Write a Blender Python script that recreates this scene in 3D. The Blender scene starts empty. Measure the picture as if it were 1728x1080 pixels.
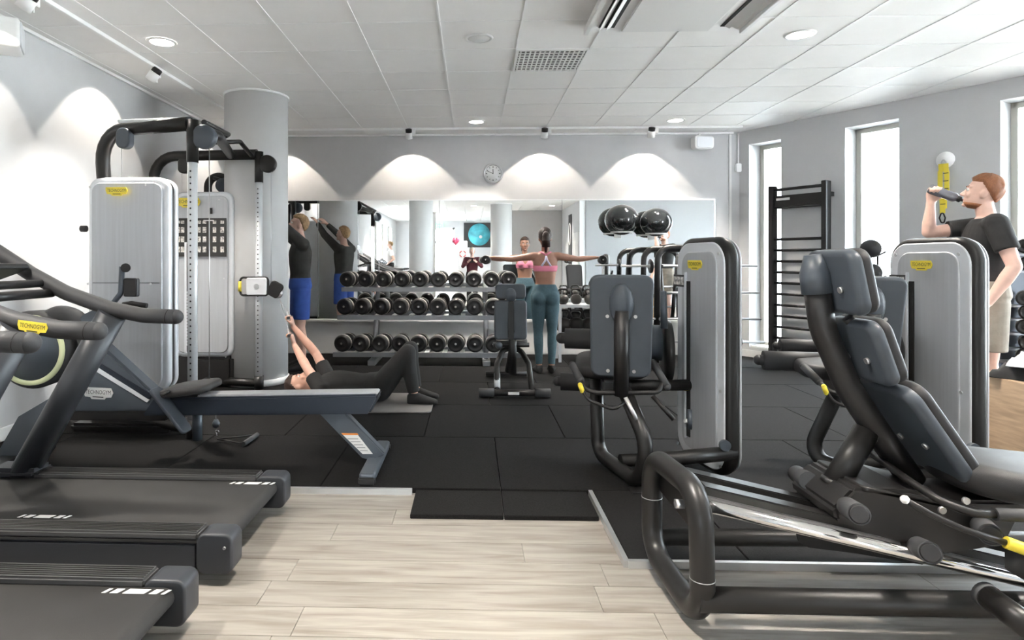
import bpy, bmesh, math, random
from mathutils import Vector, Matrix
random.seed(7)
C = bpy.context.scene.collection
V = Vector
PI = math.pi
# ------------------------------------------------------------------ camera
TH = 0.033
CAMZ = 1.28
FPX = 1055.0
cd = bpy.data.cameras.new('camera'); cam = bpy.data.objects.new('camera', cd); C.objects.link(cam)
cam.location = (0, 0, CAMZ); cam.rotation_euler = (PI/2, 0, TH)
cd.sensor_width = 36; cd.lens = FPX/1728*36
cd.shift_x = (864-762)/1728; cd.shift_y = -(540-440)/1728
cd.clip_start = 0.02; cd.clip_end = 200
bpy.context.scene.camera = cam
# ------------------------------------------------------------------ world and exposure
w = bpy.data.worlds.new('world'); bpy.context.scene.world = w; w.use_nodes = True
bg = w.node_tree.nodes['Background']; bg.inputs[0].default_value = (0.87, 0.93, 1.0, 1); bg.inputs[1].default_value = 13.0
vs = bpy.context.scene.view_settings
vs.view_transform = 'Standard'; vs.look = 'None'; vs.gamma = 1; vs.exposure = 1.68; vs.use_curve_mapping = False
DOWN_W = 15.5
SPOT_W = 24.0
TW = 0.030                       # thickness of the rubber floor

sl = bpy.data.lights.new('bounce_sun', 'SUN'); sl.energy = 25; sl.angle = .02; sl.color = (1, .93, .86)  # added sun, lights the outside ground so its bounce brightens the ceiling
so = bpy.data.objects.new('bounce_sun', sl); C.objects.link(so)
so.rotation_euler = V((.74, .46, -1.05)).to_track_quat('-Z', 'Y').to_euler()
# ------------------------------------------------------------------ pixel rays of the photograph
_c, _s = math.cos(TH), math.sin(TH)
def ray(px, py):
    a = (px-762)/FPX
    return V((a*_c-_s, a*_s+_c, (440-py)/FPX))
O = V((0, 0, CAMZ))
def wD(px, py, d): return O+ray(px, py)*d
def wY(px, py, Y):
    r = ray(px, py); return O+r*(Y/r.y)
def wX(px, py, X):
    r = ray(px, py); return O+r*(X/r.x)
def wZ(px, py, Z):
    r = ray(px, py); return O+r*((Z-CAMZ)/r.z)

# ------------------------------------------------------------------ materials
def mat(name, col, rough=.5, metal=0, var=0, vscale=8, bump=0, bscale=200, stretch=(1, 1, 1), spec=None, coat=0, objvar=0, emit=None, estr=0):
    m = bpy.data.materials.new(name); m.use_nodes = True
    nt = m.node_tree; b = nt.nodes['Principled BSDF']
    b.inputs['Base Color'].default_value = (*col, 1)
    b.inputs['Roughness'].default_value = rough; b.inputs['Metallic'].default_value = metal
    if spec is not None: b.inputs['Specular IOR Level'].default_value = spec
    if coat: b.inputs['Coat Weight'].default_value = coat
    if emit: b.inputs['Emission Color'].default_value = (*emit, 1); b.inputs['Emission Strength'].default_value = estr
    tc = nt.nodes.new('ShaderNodeTexCoord'); mp = nt.nodes.new('ShaderNodeMapping'); mp.inputs['Scale'].default_value = stretch
    nt.links.new(tc.outputs['Object'], mp.inputs[0])
    last = None
    if var or objvar:
        n = nt.nodes.new('ShaderNodeTexNoise'); n.inputs['Scale'].default_value = vscale; n.inputs['Detail'].default_value = 5
        if objvar:
            oi = nt.nodes.new('ShaderNodeObjectInfo'); ad = nt.nodes.new('ShaderNodeVectorMath'); ad.operation = 'MULTIPLY_ADD'
            cx = nt.nodes.new('ShaderNodeCombineXYZ')
            nt.links.new(oi.outputs['Random'], cx.inputs[0]); nt.links.new(oi.outputs['Random'], cx.inputs[1])
            nt.links.new(cx.outputs[0], ad.inputs[0]); ad.inputs[1].default_value = (37, 61, 0)
            nt.links.new(mp.outputs[0], ad.inputs[2]); nt.links.new(ad.outputs[0], n.inputs['Vector'])
        else: nt.links.new(mp.outputs[0], n.inputs['Vector'])
        cr = nt.nodes.new('ShaderNodeValToRGB')
        cr.color_ramp.elements[0].position = .3; cr.color_ramp.elements[1].position = .7
        cr.color_ramp.elements[0].color = (*[c*(1-var) for c in col], 1); cr.color_ramp.elements[1].color = (*[min(1, c*(1+var)) for c in col], 1)
        nt.links.new(n.outputs['Fac'], cr.inputs[0]); last = cr.outputs[0]
        if objvar:
            mr = nt.nodes.new('ShaderNodeMapRange'); mr.inputs[3].default_value = 1-objvar; mr.inputs[4].default_value = 1+objvar
            nt.links.new(oi.outputs['Random'], mr.inputs[0])
            vm = nt.nodes.new('ShaderNodeVectorMath'); vm.operation = 'SCALE'
            nt.links.new(last, vm.inputs[0]); nt.links.new(mr.outputs[0], vm.inputs['Scale']); last = vm.outputs[0]
        nt.links.new(last, b.inputs['Base Color'])
    if bump:
        n2 = nt.nodes.new('ShaderNodeTexNoise'); n2.inputs['Scale'].default_value = bscale; n2.inputs['Detail'].default_value = 3
        nt.links.new(mp.outputs[0], n2.inputs['Vector'])
        bp = nt.nodes.new('ShaderNodeBump'); bp.inputs['Strength'].default_value = bump; bp.inputs['Distance'].default_value = .002
        nt.links.new(n2.outputs['Fac'], bp.inputs['Height']); nt.links.new(bp.outputs[0], b.inputs['Normal'])
    return m
M = {}
M['wall'] = mat('wall_paint', (.56, .56, .565), .85, var=.015, bump=.15, bscale=300)
M['wall_darkened'] = mat('darkened_wall_paint', (.25, .25, .26), .85)  # wall paint darkened in colour to offset strong window light on one wall
M['wall_white'] = mat('white_wall_paint', (.74, .735, .72), .8, var=.015, bump=.1)
M['column'] = mat('column_paint', (.60, .60, .60), .75, var=.015, bump=.15, bscale=250)
M['ceil'] = mat('ceiling_board', (.92, .915, .90), .9, var=.012, vscale=5, bump=.2, bscale=500, objvar=.012)
M['grid'] = mat('ceiling_grid_paint', (.92, .92, .91), .5)
M['dark'] = mat('dark_void', (.02, .02, .02), .9)
M['rubber'] = mat('rubber_granule', (.0115, .011, .011), .85, var=.35, vscale=150, bump=.7, bscale=450, objvar=.12, spec=.1)
M['alu'] = mat('aluminium', (.70, .71, .72), .38, .9, var=.05, stretch=(1, 1, 1))
M['whiteplastic'] = mat('white_plastic', (.82, .82, .81), .4)
M['black'] = mat('black_powder_coat', (.013, .012, .012), .40, var=.1, bump=.12, bscale=900)
M['frame'] = mat('anthracite_metal_paint', (.020, .019, .0185), .36, .35, var=.08, bump=.1, bscale=900)
M['pad'] = mat('slate_vinyl_shell', (.058, .070, .086), .42, var=.08, bump=.12, bscale=600)
M['padtop'] = mat('black_vinyl_upholstery', (.022, .021, .022), .55, bump=.25, bscale=500)
M['grip'] = mat('rubber_grip', (.040, .041, .044), .6, bump=.3, bscale=400)
M['silver'] = mat('brushed_silver_panel', (.50, .515, .54), .40, .35, var=.05, vscale=3, stretch=(14, 14, .6))
M['silver_light'] = mat('light_silver_trim', (.72, .74, .77), .35, .3, var=.03)
M['chrome'] = mat('chrome', (.80, .79, .78), .09, 1)
M['steel'] = mat('steel', (.62, .62, .63), .28, .8)
M['rackgray'] = mat('grey_rack_paint', (.24, .245, .26), .45, .3, var=.05)
M['whitetube'] = mat('white_enamel_tube', (.72, .74, .76), .28, .2, var=.03)
M['yellow'] = mat('yellow_plastic', (.82, .66, .06), .45)
M['badgedark'] = mat('dark_print', (.03, .03, .03), .5)
M['print'] = mat('pale_print', (.75, .75, .74), .5)
M['red'] = mat('red_print', (.55, .05, .05), .5)
M['belt'] = mat('treadmill_belt', (.022, .021, .0205), .7, var=.12, vscale=6, bump=.5, bscale=800)
M['treadrail'] = mat('ribbed_dark_rail', (.062, .062, .064), .42, var=.06, bump=.1)
M['treadside'] = mat('treadmill_side_cover', (.034, .037, .043), .38, .1)
M['rower'] = mat('slate_rower_body', (.085, .10, .12), .38, .35, var=.05)
M['rowerdark'] = mat('dark_navy_rail', (.025, .033, .048), .35, .3)
M['lime'] = mat('pale_lime_ring', (.78, .82, .50), .5)
M['dumbbell'] = mat('dumbbell_rubber', (.014, .013, .013), .48, bump=.2, bscale=400)
M['ring'] = mat('dumbbell_ring_metal', (.55, .52, .49), .4, .5)
M['castiron'] = mat('cast_iron', (.030, .027, .025), .33, .2, bump=.2, bscale=200)
M['ball'] = mat('glossy_black_ball', (.012, .014, .015), .12, coat=.4)
M['mirror'] = mat('mirror_silver', (.90, .92, .92), 0.0, 1)
M['plywood'] = mat('plywood', (.48, .33, .21), .6, var=.18, vscale=3, stretch=(2, 2, 18), bump=.1)
M['matgray'] = mat('grey_exercise_mat', (.17, .16, .155), .7, var=.08, bump=.3)
M['winframe'] = mat('pale_window_frame', (.50, .49, .44), .5)
M['skin'] = mat('skin', (.62, .36, .27), .5, var=.05, vscale=20)
M['skin_pale'] = mat('pale_skin', (.70, .45, .36), .5, var=.06, vscale=20)
M['skin_tan'] = mat('tan_skin', (.36, .185, .125), .5, var=.06, vscale=20)
M['hair_brown'] = mat('brown_hair', (.030, .014, .009), .5, var=.35, vscale=50, stretch=(5, 5, 1), bump=.8, bscale=120)
M['hair_ginger'] = mat('ginger_hair', (.27, .10, .040), .55, var=.3, vscale=50, stretch=(5, 5, 1), bump=.8, bscale=120)
M['hair_blond'] = mat('blond_hair', (.38, .24, .12), .55, var=.3, vscale=50, bump=.8, bscale=120)
M['hair_white'] = mat('pale_hair', (.72, .64, .52), .55, var=.2, vscale=50, bump=.8, bscale=120)
M['leggings'] = mat('teal_grey_knit', (.060, .115, .14), .75, var=.12, vscale=60, bump=.3, bscale=600)
M['pink'] = mat('pink_knit', (.80, .25, .36), .7, bump=.2)
M['lilac'] = mat('lilac_strap', (.72, .66, .80), .6)
M['blackcloth'] = mat('black_cotton', (.018, .017, .017), .85, var=.2, vscale=10, bump=.4, bscale=60)
M['graycloth'] = mat('charcoal_jersey', (.042, .040, .036), .85, var=.2, vscale=10, bump=.4, bscale=60)
M['bluecloth'] = mat('blue_shorts_cloth', (.03, .085, .36), .75, var=.15, vscale=12, bump=.4, bscale=60)
M['khaki'] = mat('khaki_cloth', (.26, .23, .19), .85, var=.15, vscale=12, bump=.4, bscale=60)
M['maroon'] = mat('maroon_cloth', (.09, .015, .022), .85, bump=.4, bscale=60)
M['whitecloth'] = mat('white_towel', (.75, .74, .73), .9, bump=.6, bscale=300)
M['eye'] = mat('eye_white', (.8, .78, .75), .3)
M['iris'] = mat('iris', (.05, .06, .06), .2)
M['lips'] = mat('lips', (.45, .17, .14), .5)
M['lamp'] = mat('lamp_diffuser', (.9, .9, .88), .5, emit=(1, .96, .90), estr=9)
M['ventback'] = mat('vent_void', (.30, .30, .30), .8)
M['lampoff'] = mat('unlit_diffuser', (.85, .85, .84), .4)
M['green'] = mat('green_sign', (.1, .6, .25), .5, emit=(.25, .85, .45), estr=.9)
M['teal'] = mat('teal_poster_ball', (.08, .42, .50), .5, var=.5, vscale=2.5)
M['skyblue'] = mat('pale_blue_plastic', (.45, .68, .78), .4)
M['heart'] = mat('pink_foil', (.80, .10, .20), .3)
M['limegreen'] = mat('lime_green_foam', (.32, .62, .03), .6)
M['bottle'] = mat('grey_bottle', (.16, .16, .18), .25, coat=.3)
M['screen'] = mat('dark_screen', (.008, .008, .010), .12)
M['photo'] = mat('chart_picture', (.55, .53, .50), .6, var=.7, vscale=60)
M['orange'] = mat('orange_print', (.75, .25, .05), .5)
M['bark'] = mat('bark', (.10, .08, .07), .9)
M['outside'] = mat('bounce_ground', (.80, .80, .80), .9)  # invented snow: outside ground whitened to reflect light up to the ceiling
def wood():
    m = bpy.data.materials.new('grey_oak_plank'); m.use_nodes = True; nt = m.node_tree; b = nt.nodes['Principled BSDF']
    N = nt.nodes.new; L = nt.links.new
    tc = N('ShaderNodeTexCoord'); oi = N('ShaderNodeObjectInfo'); cx = N('ShaderNodeCombineXYZ')
    L(oi.outputs['Random'], cx.inputs[0]); L(oi.outputs['Random'], cx.inputs[1])
    ad = N('ShaderNodeVectorMath'); ad.operation = 'MULTIPLY_ADD'; ad.inputs[1].default_value = (51, 83, 0)
    L(cx.outputs[0], ad.inputs[0]); L(tc.outputs['Object'], ad.inputs[2])
    mp = N('ShaderNodeMapping'); mp.inputs['Scale'].default_value = (1.1, 11, 1); L(ad.outputs[0], mp.inputs[0])
    n = N('ShaderNodeTexNoise'); n.inputs['Scale'].default_value = 2.2; n.inputs['Detail'].default_value = 8; n.inputs['Distortion'].default_value = .6; L(mp.outputs[0], n.inputs[0])
    cr = N('ShaderNodeValToRGB'); e = cr.color_ramp.elements
    e[0].position = .28; e[0].color = (.180, .158, .135, 1); e[1].position = .62; e[1].color = (.315, .290, .262, 1)
    L(n.outputs['Fac'], cr.inputs[0])
    mp2 = N('ShaderNodeMapping'); mp2.inputs['Scale'].default_value = (3, 90, 1); L(ad.outputs[0], mp2.inputs[0])
    n2 = N('ShaderNodeTexNoise'); n2.inputs['Scale'].default_value = 2; n2.inputs['Detail'].default_value = 4; L(mp2.outputs[0], n2.inputs[0])
    mr = N('ShaderNodeMapRange'); mr.inputs[3].default_value = .86; mr.inputs[4].default_value = 1.12; L(n2.outputs['Fac'], mr.inputs[0])
    mr2 = N('ShaderNodeMapRange'); mr2.inputs[3].default_value = .91; mr2.inputs[4].default_value = 1.06; L(oi.outputs['Random'], mr2.inputs[0])
    mu = N('ShaderNodeMath'); mu.operation = 'MULTIPLY'; L(mr.outputs[0], mu.inputs[0]); L(mr2.outputs[0], mu.inputs[1])
    vm = N('ShaderNodeVectorMath'); vm.operation = 'SCALE'; L(cr.outputs[0], vm.inputs[0]); L(mu.outputs[0], vm.inputs['Scale'])
    L(vm.outputs[0], b.inputs['Base Color']); b.inputs['Roughness'].default_value = .42
    bp = N('ShaderNodeBump'); bp.inputs['Strength'].default_value = .15; bp.inputs['Distance'].default_value = .001
    L(n2.outputs['Fac'], bp.inputs['Height']); L(bp.outputs[0], b.inputs['Normal'])
    return m
M['wood'] = wood()
def glassmat():
    m = bpy.data.materials.new('window_glass'); m.use_nodes = True; nt = m.node_tree; nt.nodes.clear()
    N = nt.nodes.new; L = nt.links.new
    o = N('ShaderNodeOutputMaterial'); mx = N('ShaderNodeMixShader'); t = N('ShaderNodeBsdfTransparent'); g = N('ShaderNodeBsdfGlossy'); f = N('ShaderNodeFresnel')
    t.inputs[0].default_value = (.93, .96, .96, 1); g.inputs['Roughness'].default_value = .02; f.inputs[0].default_value = 1.45
    L(f.outputs[0], mx.inputs[0]); L(t.outputs[0], mx.inputs[1]); L(g.outputs[0], mx.inputs[2]); L(mx.outputs[0], o.inputs[0])
    return m
M['glass'] = glassmat()

# ------------------------------------------------------------------ mesh builder
def frame(o, x, y):
    """matrix with local x, y axes along the given vectors"""
    x = V(x).normalized(); z = x.cross(V(y)).normalized(); y = z.cross(x)
    m = Matrix((x, y, z)).transposed().to_4x4(); m.translation = V(o); return m
def fillet(pts, r, closed=False, n=6):
    out = []; k = len(pts)
    for i in range(k):
        p = V(pts[i])
        if not closed and i in (0, k-1): out.append(p); continue
        a = V(pts[i-1]); b = V(pts[(i+1) % k])
        rr = r[i] if isinstance(r, (list, tuple)) else r
        da = (a-p); db = (b-p); la, lb = da.length, db.length
        if rr <= 0 or la < 1e-6 or lb < 1e-6: out.append(p); continue
        da /= la; db /= lb
        ang = da.angle(db)
        if ang > 3.1: out.append(p); continue
        t = min(rr/math.tan(ang/2), la*.48, lb*.48)
        p0 = p+da*t; p1 = p+db*t
        R = t*math.tan(ang/2); bis = (da+db).normalized(); cen = p+bis*(R/math.sin(ang/2))
        v0 = p0-cen; v1 = p1-cen; tot = v0.angle(v1); ax = v0.cross(v1).normalized()
        for j in range(n+1): out.append(cen+Matrix.Rotation(tot*j/n, 3, ax) @ v0)
    return out
class MB:
    def __init__(s): s.v = []; s.f = []; s.sm = []
    def add(s, vs, fs, smooth=False):
        o = len(s.v); s.v += [V(v) for v in vs]
        for i, f in enumerate(fs):
            s.f.append([a+o for a in f]); s.sm.append(smooth if isinstance(smooth, bool) else smooth[i])
        return s
    def box(s, c, d, m=None):
        x, y, z = [k/2 for k in d]; c = V(c)
        vs = [V((i*x, j*y, k*z)) for i in (-1, 1) for j in (-1, 1) for k in (-1, 1)]
        vs = [(m @ (v+c) if m else v+c) for v in vs]
        return s.add(vs, [(0, 1, 3, 2), (4, 6, 7, 5), (0, 4, 5, 1), (2, 3, 7, 6), (0, 2, 6, 4), (1, 5, 7, 3)])
    def cyl(s, p0, p1, r, r1=None, n=16, caps=True):
        p0, p1 = V(p0), V(p1); r1 = r if r1 is None else r1
        d = (p1-p0).normalized(); a = d.orthogonal().normalized(); b = d.cross(a)
        ring = lambda p, q: [p+(a*math.cos(2*PI*i/n)+b*math.sin(2*PI*i/n))*q for i in range(n)]
        fs = [(i, (i+1) % n, n+(i+1) % n, n+i) for i in range(n)]; sm = [True]*n
        if caps: fs += [tuple(range(n))[::-1], tuple(range(n, 2*n))]; sm += [False, False]
        return s.add(ring(p0, r)+ring(p1, r1), fs, sm)
    def sphere(s, c, r, n=14, m=None):
        c = V(c); r = V(r) if hasattr(r, '__len__') else V((r, r, r)); k = n//2; vs = []; fs = []
        for i in range(1, k):
            t = PI*i/k
            for j in range(n):
                p = 2*PI*j/n; vs.append(V((r.x*math.sin(t)*math.cos(p), r.y*math.sin(t)*math.sin(p), r.z*math.cos(t))))
        vs += [V((0, 0, r.z)), V((0, 0, -r.z))]; T = len(vs)-2
        for i in range(k-2):
            for j in range(n): fs.append((i*n+j, (i+1)*n+j, (i+1)*n+(j+1) % n, i*n+(j+1) % n))
        for j in range(n): fs.append((T, j, (j+1) % n)); fs.append((T+1, (k-2)*n+(j+1) % n, (k-2)*n+j))
        vs = [(m @ (v+c) if m else v+c) for v in vs]
        return s.add(vs, fs, True)
    def capsule(s, p0, r0, p1, r1, n=14):
        s.sphere(p0, r0, n); s.sphere(p1, r1, n); return s.cyl(p0, p1, r0, r1, n)
    def tube(s, pts, r, fil=.05, n=14, closed=False, caps=True, fn=6):
        P = fillet(pts, fil, closed, fn) if fil else [V(p) for p in pts]
        Q = [P[0]]
        for p in P[1:]:
            if (p-Q[-1]).length > 1e-5: Q.append(p)
        if closed and (Q[0]-Q[-1]).length < 1e-5: Q.pop()
        P = Q; K = len(P); vs = []; a = None
        for i in range(K):
            if closed: d = (P[(i+1) % K]-P[i-1]).normalized()
            else: d = (P[min(i+1, K-1)]-P[max(i-1, 0)]).normalized()
            a = d.orthogonal().normalized() if a is None else (a-d*a.dot(d)).normalized()
            b = d.cross(a); rr = r(i/(K-1)) if callable(r) else r
            vs += [P[i]+(a*math.cos(2*PI*j/n)+b*math.sin(2*PI*j/n))*rr for j in range(n)]
        fs = []
        for i in range(K-1):
            for j in range(n): fs.append((i*n+j, i*n+(j+1) % n, (i+1)*n+(j+1) % n, (i+1)*n+j))
        sm = [True]*len(fs)
        if closed:
            # align the seam by the smallest twist
            l = [vs[(K-1)*n+j] for j in range(n)]; best = min(range(n), key=lambda o: (l[0]-vs[o]).length)
            for j in range(n): fs.append(((K-1)*n+j, (K-1)*n+(j+1) % n, (best+j+1) % n, (best+j) % n)); sm.append(True)
        elif caps:
            fs += [tuple(range(n))[::-1], tuple(range((K-1)*n, K*n))]; sm += [False, False]
        return s.add(vs, fs, sm)
    def slab(s, m, w, h, t, rc=.03, re=.01, seg=6, taper=0, dome=0, en=4):
        """rounded plate, local x width, y height, z thickness; taper widens the top; dome puffs the +z face"""
        def ring(ins, z):
            out = []; W = w/2-ins; H = h/2-ins; r = max(rc-ins, .0015)
            for cx, cy, a0 in ((W-r, H-r, 0), (-W+r, H-r, 90), (-W+r, -H+r, 180), (W-r, -H+r, 270)):
                for i in range(seg+1):
                    a = math.radians(a0+90*i/seg); x = cx+r*math.cos(a); y = cy+r*math.sin(a)
                    x *= 1+taper*y/h
                    out.append(V((x, y, z)))
            return out
        rings = []
        for i in range(en+1):
            a = PI/2*i/en; rings.append(ring(re*(1-math.sin(a)), -t/2+re*(1-math.cos(a))))
        for i in range(en+1):
            a = PI/2*i/en; rings.append(ring(re*(1-math.cos(a)), t/2-re*(1-math.sin(a))))
        if dome:
            for q in (.25, .5, .75): rings.append(ring(re+q*(min(w, h)/2-re-.002), t/2+dome*(1-(1-q)**2)))
        k = len(rings[0]); vs = [p for r in rings for p in r]; fs = []
        for i in range(len(rings)-1):
            for j in range(k): fs.append((i*k+j, i*k+(j+1) % k, (i+1)*k+(j+1) % k, (i+1)*k+j))
        sm = [True]*len(fs)+[False, False]
        fs += [tuple(range(k))[::-1], tuple(range((len(rings)-1)*k, len(rings)*k))]
        if dome: sm[-1] = True
        return s.add([m @ v for v in vs], fs, sm)
    def prism(s, poly, m, t):
        k = len(poly); vs = [m @ V((x, y, -t/2)) for x, y in poly]+[m @ V((x, y, t/2)) for x, y in poly]
        return s.add(vs, [tuple(range(k))[::-1], tuple(range(k, 2*k))]+[(i, (i+1) % k, k+(i+1) % k, k+i) for i in range(k)])
    def lathe(s, prof, m, n=24, caps=True):
        vs = [m @ V((r*math.cos(2*PI*j/n), r*math.sin(2*PI*j/n), z)) for r, z in prof for j in range(n)]; K = len(prof)
        fs = [(i*n+j, i*n+(j+1) % n, (i+1)*n+(j+1) % n, (i+1)*n+j) for i in range(K-1) for j in range(n)]; sm = [True]*len(fs)
        if caps: fs += [tuple(range(n))[::-1], tuple(range((K-1)*n, K*n))]; sm += [False, False]
        return s.add(vs, fs, sm)
    def loft(s, secs, n=18, caps=True, e=2.0):
        vs = []
        for c, u, v in secs:
            for j in range(n):
                a = 2*PI*j/n; ca, sa = math.cos(a), math.sin(a)
                f = lambda q: math.copysign(abs(q)**(2/e), q)
                vs.append(V(c)+V(u)*f(ca)+V(v)*f(sa))
        K = len(secs); fs = [(i*n+j, i*n+(j+1) % n, (i+1)*n+(j+1) % n, (i+1)*n+j) for i in range(K-1) for j in range(n)]; sm = [True]*len(fs)
        if caps: fs += [tuple(range(n))[::-1], tuple(range((K-1)*n, K*n))]; sm += [False, False]
        return s.add(vs, fs, sm)
    def mesh(s, name, m, inv=None, bevel=0):
        me = bpy.data.meshes.new(name); vs = [inv @ v for v in s.v] if inv else s.v
        me.from_pydata([tuple(v) for v in vs], [], s.f); me.polygons.foreach_set('use_smooth', s.sm)
        bm = bmesh.new(); bm.from_mesh(me)
        bmesh.ops.recalc_face_normals(bm, faces=bm.faces)
        if bevel:
            ed = [e for e in bm.edges if len(e.link_faces) == 2 and e.calc_face_angle(0) > .6 and not (e.link_faces[0].smooth and e.link_faces[1].smooth)]
            bmesh.ops.bevel(bm, geom=ed, offset=bevel, segments=2, affect='EDGES', clamp_overlap=True)
        bm.to_mesh(me); bm.free(); me.materials.append(m if not isinstance(m, str) else M[m]); return me
ROOTM = {}
def tag(o, label=None, cat=None, group=None, kind=None):
    if label: o['label'] = label
    if cat: o['category'] = cat
    if group: o['group'] = group
    if kind: o['kind'] = kind
    return o
def thing(name, label, cat, loc=(0, 0, 0), rz=0, group=None):
    o = bpy.data.objects.new(name, None); C.objects.link(o); o.location = loc; o.rotation_euler = (0, 0, rz); o.empty_display_size = .1
    ROOTM[o.name] = (Matrix.Translation(V(loc)) @ Matrix.Rotation(rz, 4, 'Z')).inverted()
    return tag(o, label, cat, group)
def root_of(o):
    while o.parent: o = o.parent
    return o
def part(name, mb, m, parent=None, bevel=0, label=None, kind=None, local=False, **k):
    """mesh built in world coordinates (or, with local=True, in the thing's own)"""
    inv = None
    if parent is not None and not local: inv = ROOTM.get(root_of(parent).name)
    o = bpy.data.objects.new(name, mb.mesh(name, m, inv, bevel)); C.objects.link(o); o.parent = parent
    tag(o, label, kind=kind, **k); return o
def single(name, mb, m, label, cat, origin=None, bevel=0, group=None):
    origin = V(origin) if origin is not None else sum(mb.v, V())/len(mb.v)
    o = bpy.data.objects.new(name, mb.mesh(name, m, Matrix.Translation(-origin), bevel)); C.objects.link(o); o.location = origin
    ROOTM[o.name] = Matrix.Translation(-origin)
    return tag(o, label, cat, group)
def struct(name, mb, m, bevel=0):
    o = part(name, mb, m, None, bevel); o['kind'] = 'structure'; ROOTM[o.name] = Matrix.Identity(4); return o
def copy_tree(o, parent=None):
    c = o.copy(); C.objects.link(c); c.parent = parent
    for ch in list(o.children): copy_tree(ch, c)
    return c
def text(parent, s, m, width, material, name='lettering', extr=.0006, align=True):
    cu = bpy.data.curves.new(name, 'FONT'); cu.body = s; cu.align_x = 'CENTER'; cu.align_y = 'CENTER'; cu.extrude = extr; cu.resolution_u = 2
    t = bpy.data.objects.new(name, cu); C.objects.link(t)
    dg = bpy.context.evaluated_depsgraph_get(); me = bpy.data.meshes.new_from_object(t.evaluated_get(dg))
    bpy.data.objects.remove(t)
    xs = [v.co.x for v in me.vertices]; k = width/(max(xs)-min(xs)) if xs else 1
    inv = ROOTM.get(root_of(parent).name, Matrix.Identity(4)) if parent else Matrix.Identity(4)
    me.transform(inv @ m @ Matrix.Diagonal((k, k*1.45, k, 1))); me.materials.clear(); me.materials.append(M[material])
    o = bpy.data.objects.new(name, me); C.objects.link(o); o.parent = parent; return o
def badge(parent, m, w, col='yellow', ink='badgedark'):
    h = w*.38
    poly = [(-.5, .5), (.42, .5), (.5, .1), (.44, -.3), (.26, -.34), (.22, -.5), (-.22, -.5), (-.26, -.34), (-.44, -.3), (-.5, .1)]
    b = part('maker_badge', MB().prism([(x*w, y*h) for x, y in poly], m, .004), col, parent)
    text(b, 'TECHNOGYM', m @ Matrix.Translation((0, h*.10, .0026)), w*.84, ink)
    part('badge_underline', MB().box((0, -h*.30, .0026), (w*.36, h*.07, .001), m), ink, b)
def bolts(parent, pts, nrm, r=.008, h=.006):
    for p in pts: part('bolt', MB().cyl(p, V(p)+V(nrm)*h, r, n=10), 'steel', parent)
# ------------------------------------------------------------------ room shell
CZ = CAMZ+1.70; BY = 8.39; LX = -3.27; CXR = 3.53; RY = -10.0
TT = TW
wdir = V((.621, -1, 0)).normalized(); wn = V((wdir.y, -wdir.x, 0))      # right wall: along, and its inward normal (-x)
CORN = V((CXR, BY, 0))
def wall_s(px):
    r = ray(px, 440); a = V((r.x, r.y))
    # a*k = CORN + wdir*s
    det = a.x*(-wdir.y)-a.y*(-wdir.x); k = (CORN.x*(-wdir.y)-CORN.y*(-wdir.x))/det
    p = a*k-CORN.xy; return p.dot(wdir.xy), k
def onwall(px, py, off=0):
    s, k = wall_s(px); p = O+ray(px, py)*k; return p+wn*off
RWL = 18.5
part_floor = struct('floor', MB().box((2, -1, -.06), (18, 24, .1)), 'wood')
struct('wall_back', MB().box((0.1, BY+.1, CZ/2+.1), (7.2, .2, CZ+.4)), 'wall')
struct('wall_left', MB().box((LX-.1, (BY+RY)/2, CZ/2+.1), (.2, BY-RY+.4, CZ+.4)), 'wall')
# right wall with tall openings
wins = []
for a, b, yt in ((1264, 1318, 236), (1426, 1517, 198), (1688, 1800, 160)):
    s0 = wall_s(a)[0]; s1, k1 = wall_s(b); wins.append((s0, s1))
wins[2] = (wins[2][0], wins[2][0]+ (wins[1][1]-wins[1][0])+.05)
ztop = (onwall(1318, 236).z+onwall(1517, 198).z)/2; zsill = .16
s = wins[2][1]
while s < RWL-2.6: wins.append((s+.75, s+2.2)); s += 2.2
WT = .34
def wbox(mb, s0, s1, z0, z1, o0=0, o1=WT):
    m = frame(CORN, wdir, V((0, 0, 1)))      # local x along, y up, z = wdir x up
    zz = m.to_3x3() @ V((0, 0, 1)); sg = 1 if zz.dot(-wn) > 0 else -1
    return mb.box(((s0+s1)/2, (z0+z1)/2, sg*(o0+o1)/2), (s1-s0, z1-z0, o1-o0), m)
mb = MB(); prev = -.02
for s0, s1 in wins:
    wbox(mb, prev, s0, -.1, CZ+.2); wbox(mb, s0, s1, ztop, CZ+.2); wbox(mb, s0, s1, -.1, zsill); prev = s1
wbox(mb, prev, RWL, -.1, CZ+.2)
struct('wall_right', mb, 'wall')
for i, (s0, s1) in enumerate(wins):
    f = MB(); w_ = .055
    for b in ((s0, s0+w_, zsill, ztop), (s1-w_, s1, zsill, ztop), (s0, s1, ztop-w_, ztop), (s0, s1, zsill, zsill+w_)): wbox(f, *b, .23, .29)
    wf = struct('window_%d' % (i+1), f, 'winframe', .004)
    g = MB(); wbox(g, s0+w_, s1-w_, zsill+w_, ztop-w_, .255, .265); part('pane', g, 'glass', wf)
    k = MB(); wbox(k, s0+.02, s1-.02, zsill, zsill+.02, .0, .23); part('window_sill', k, 'whiteplastic', wf)
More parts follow.
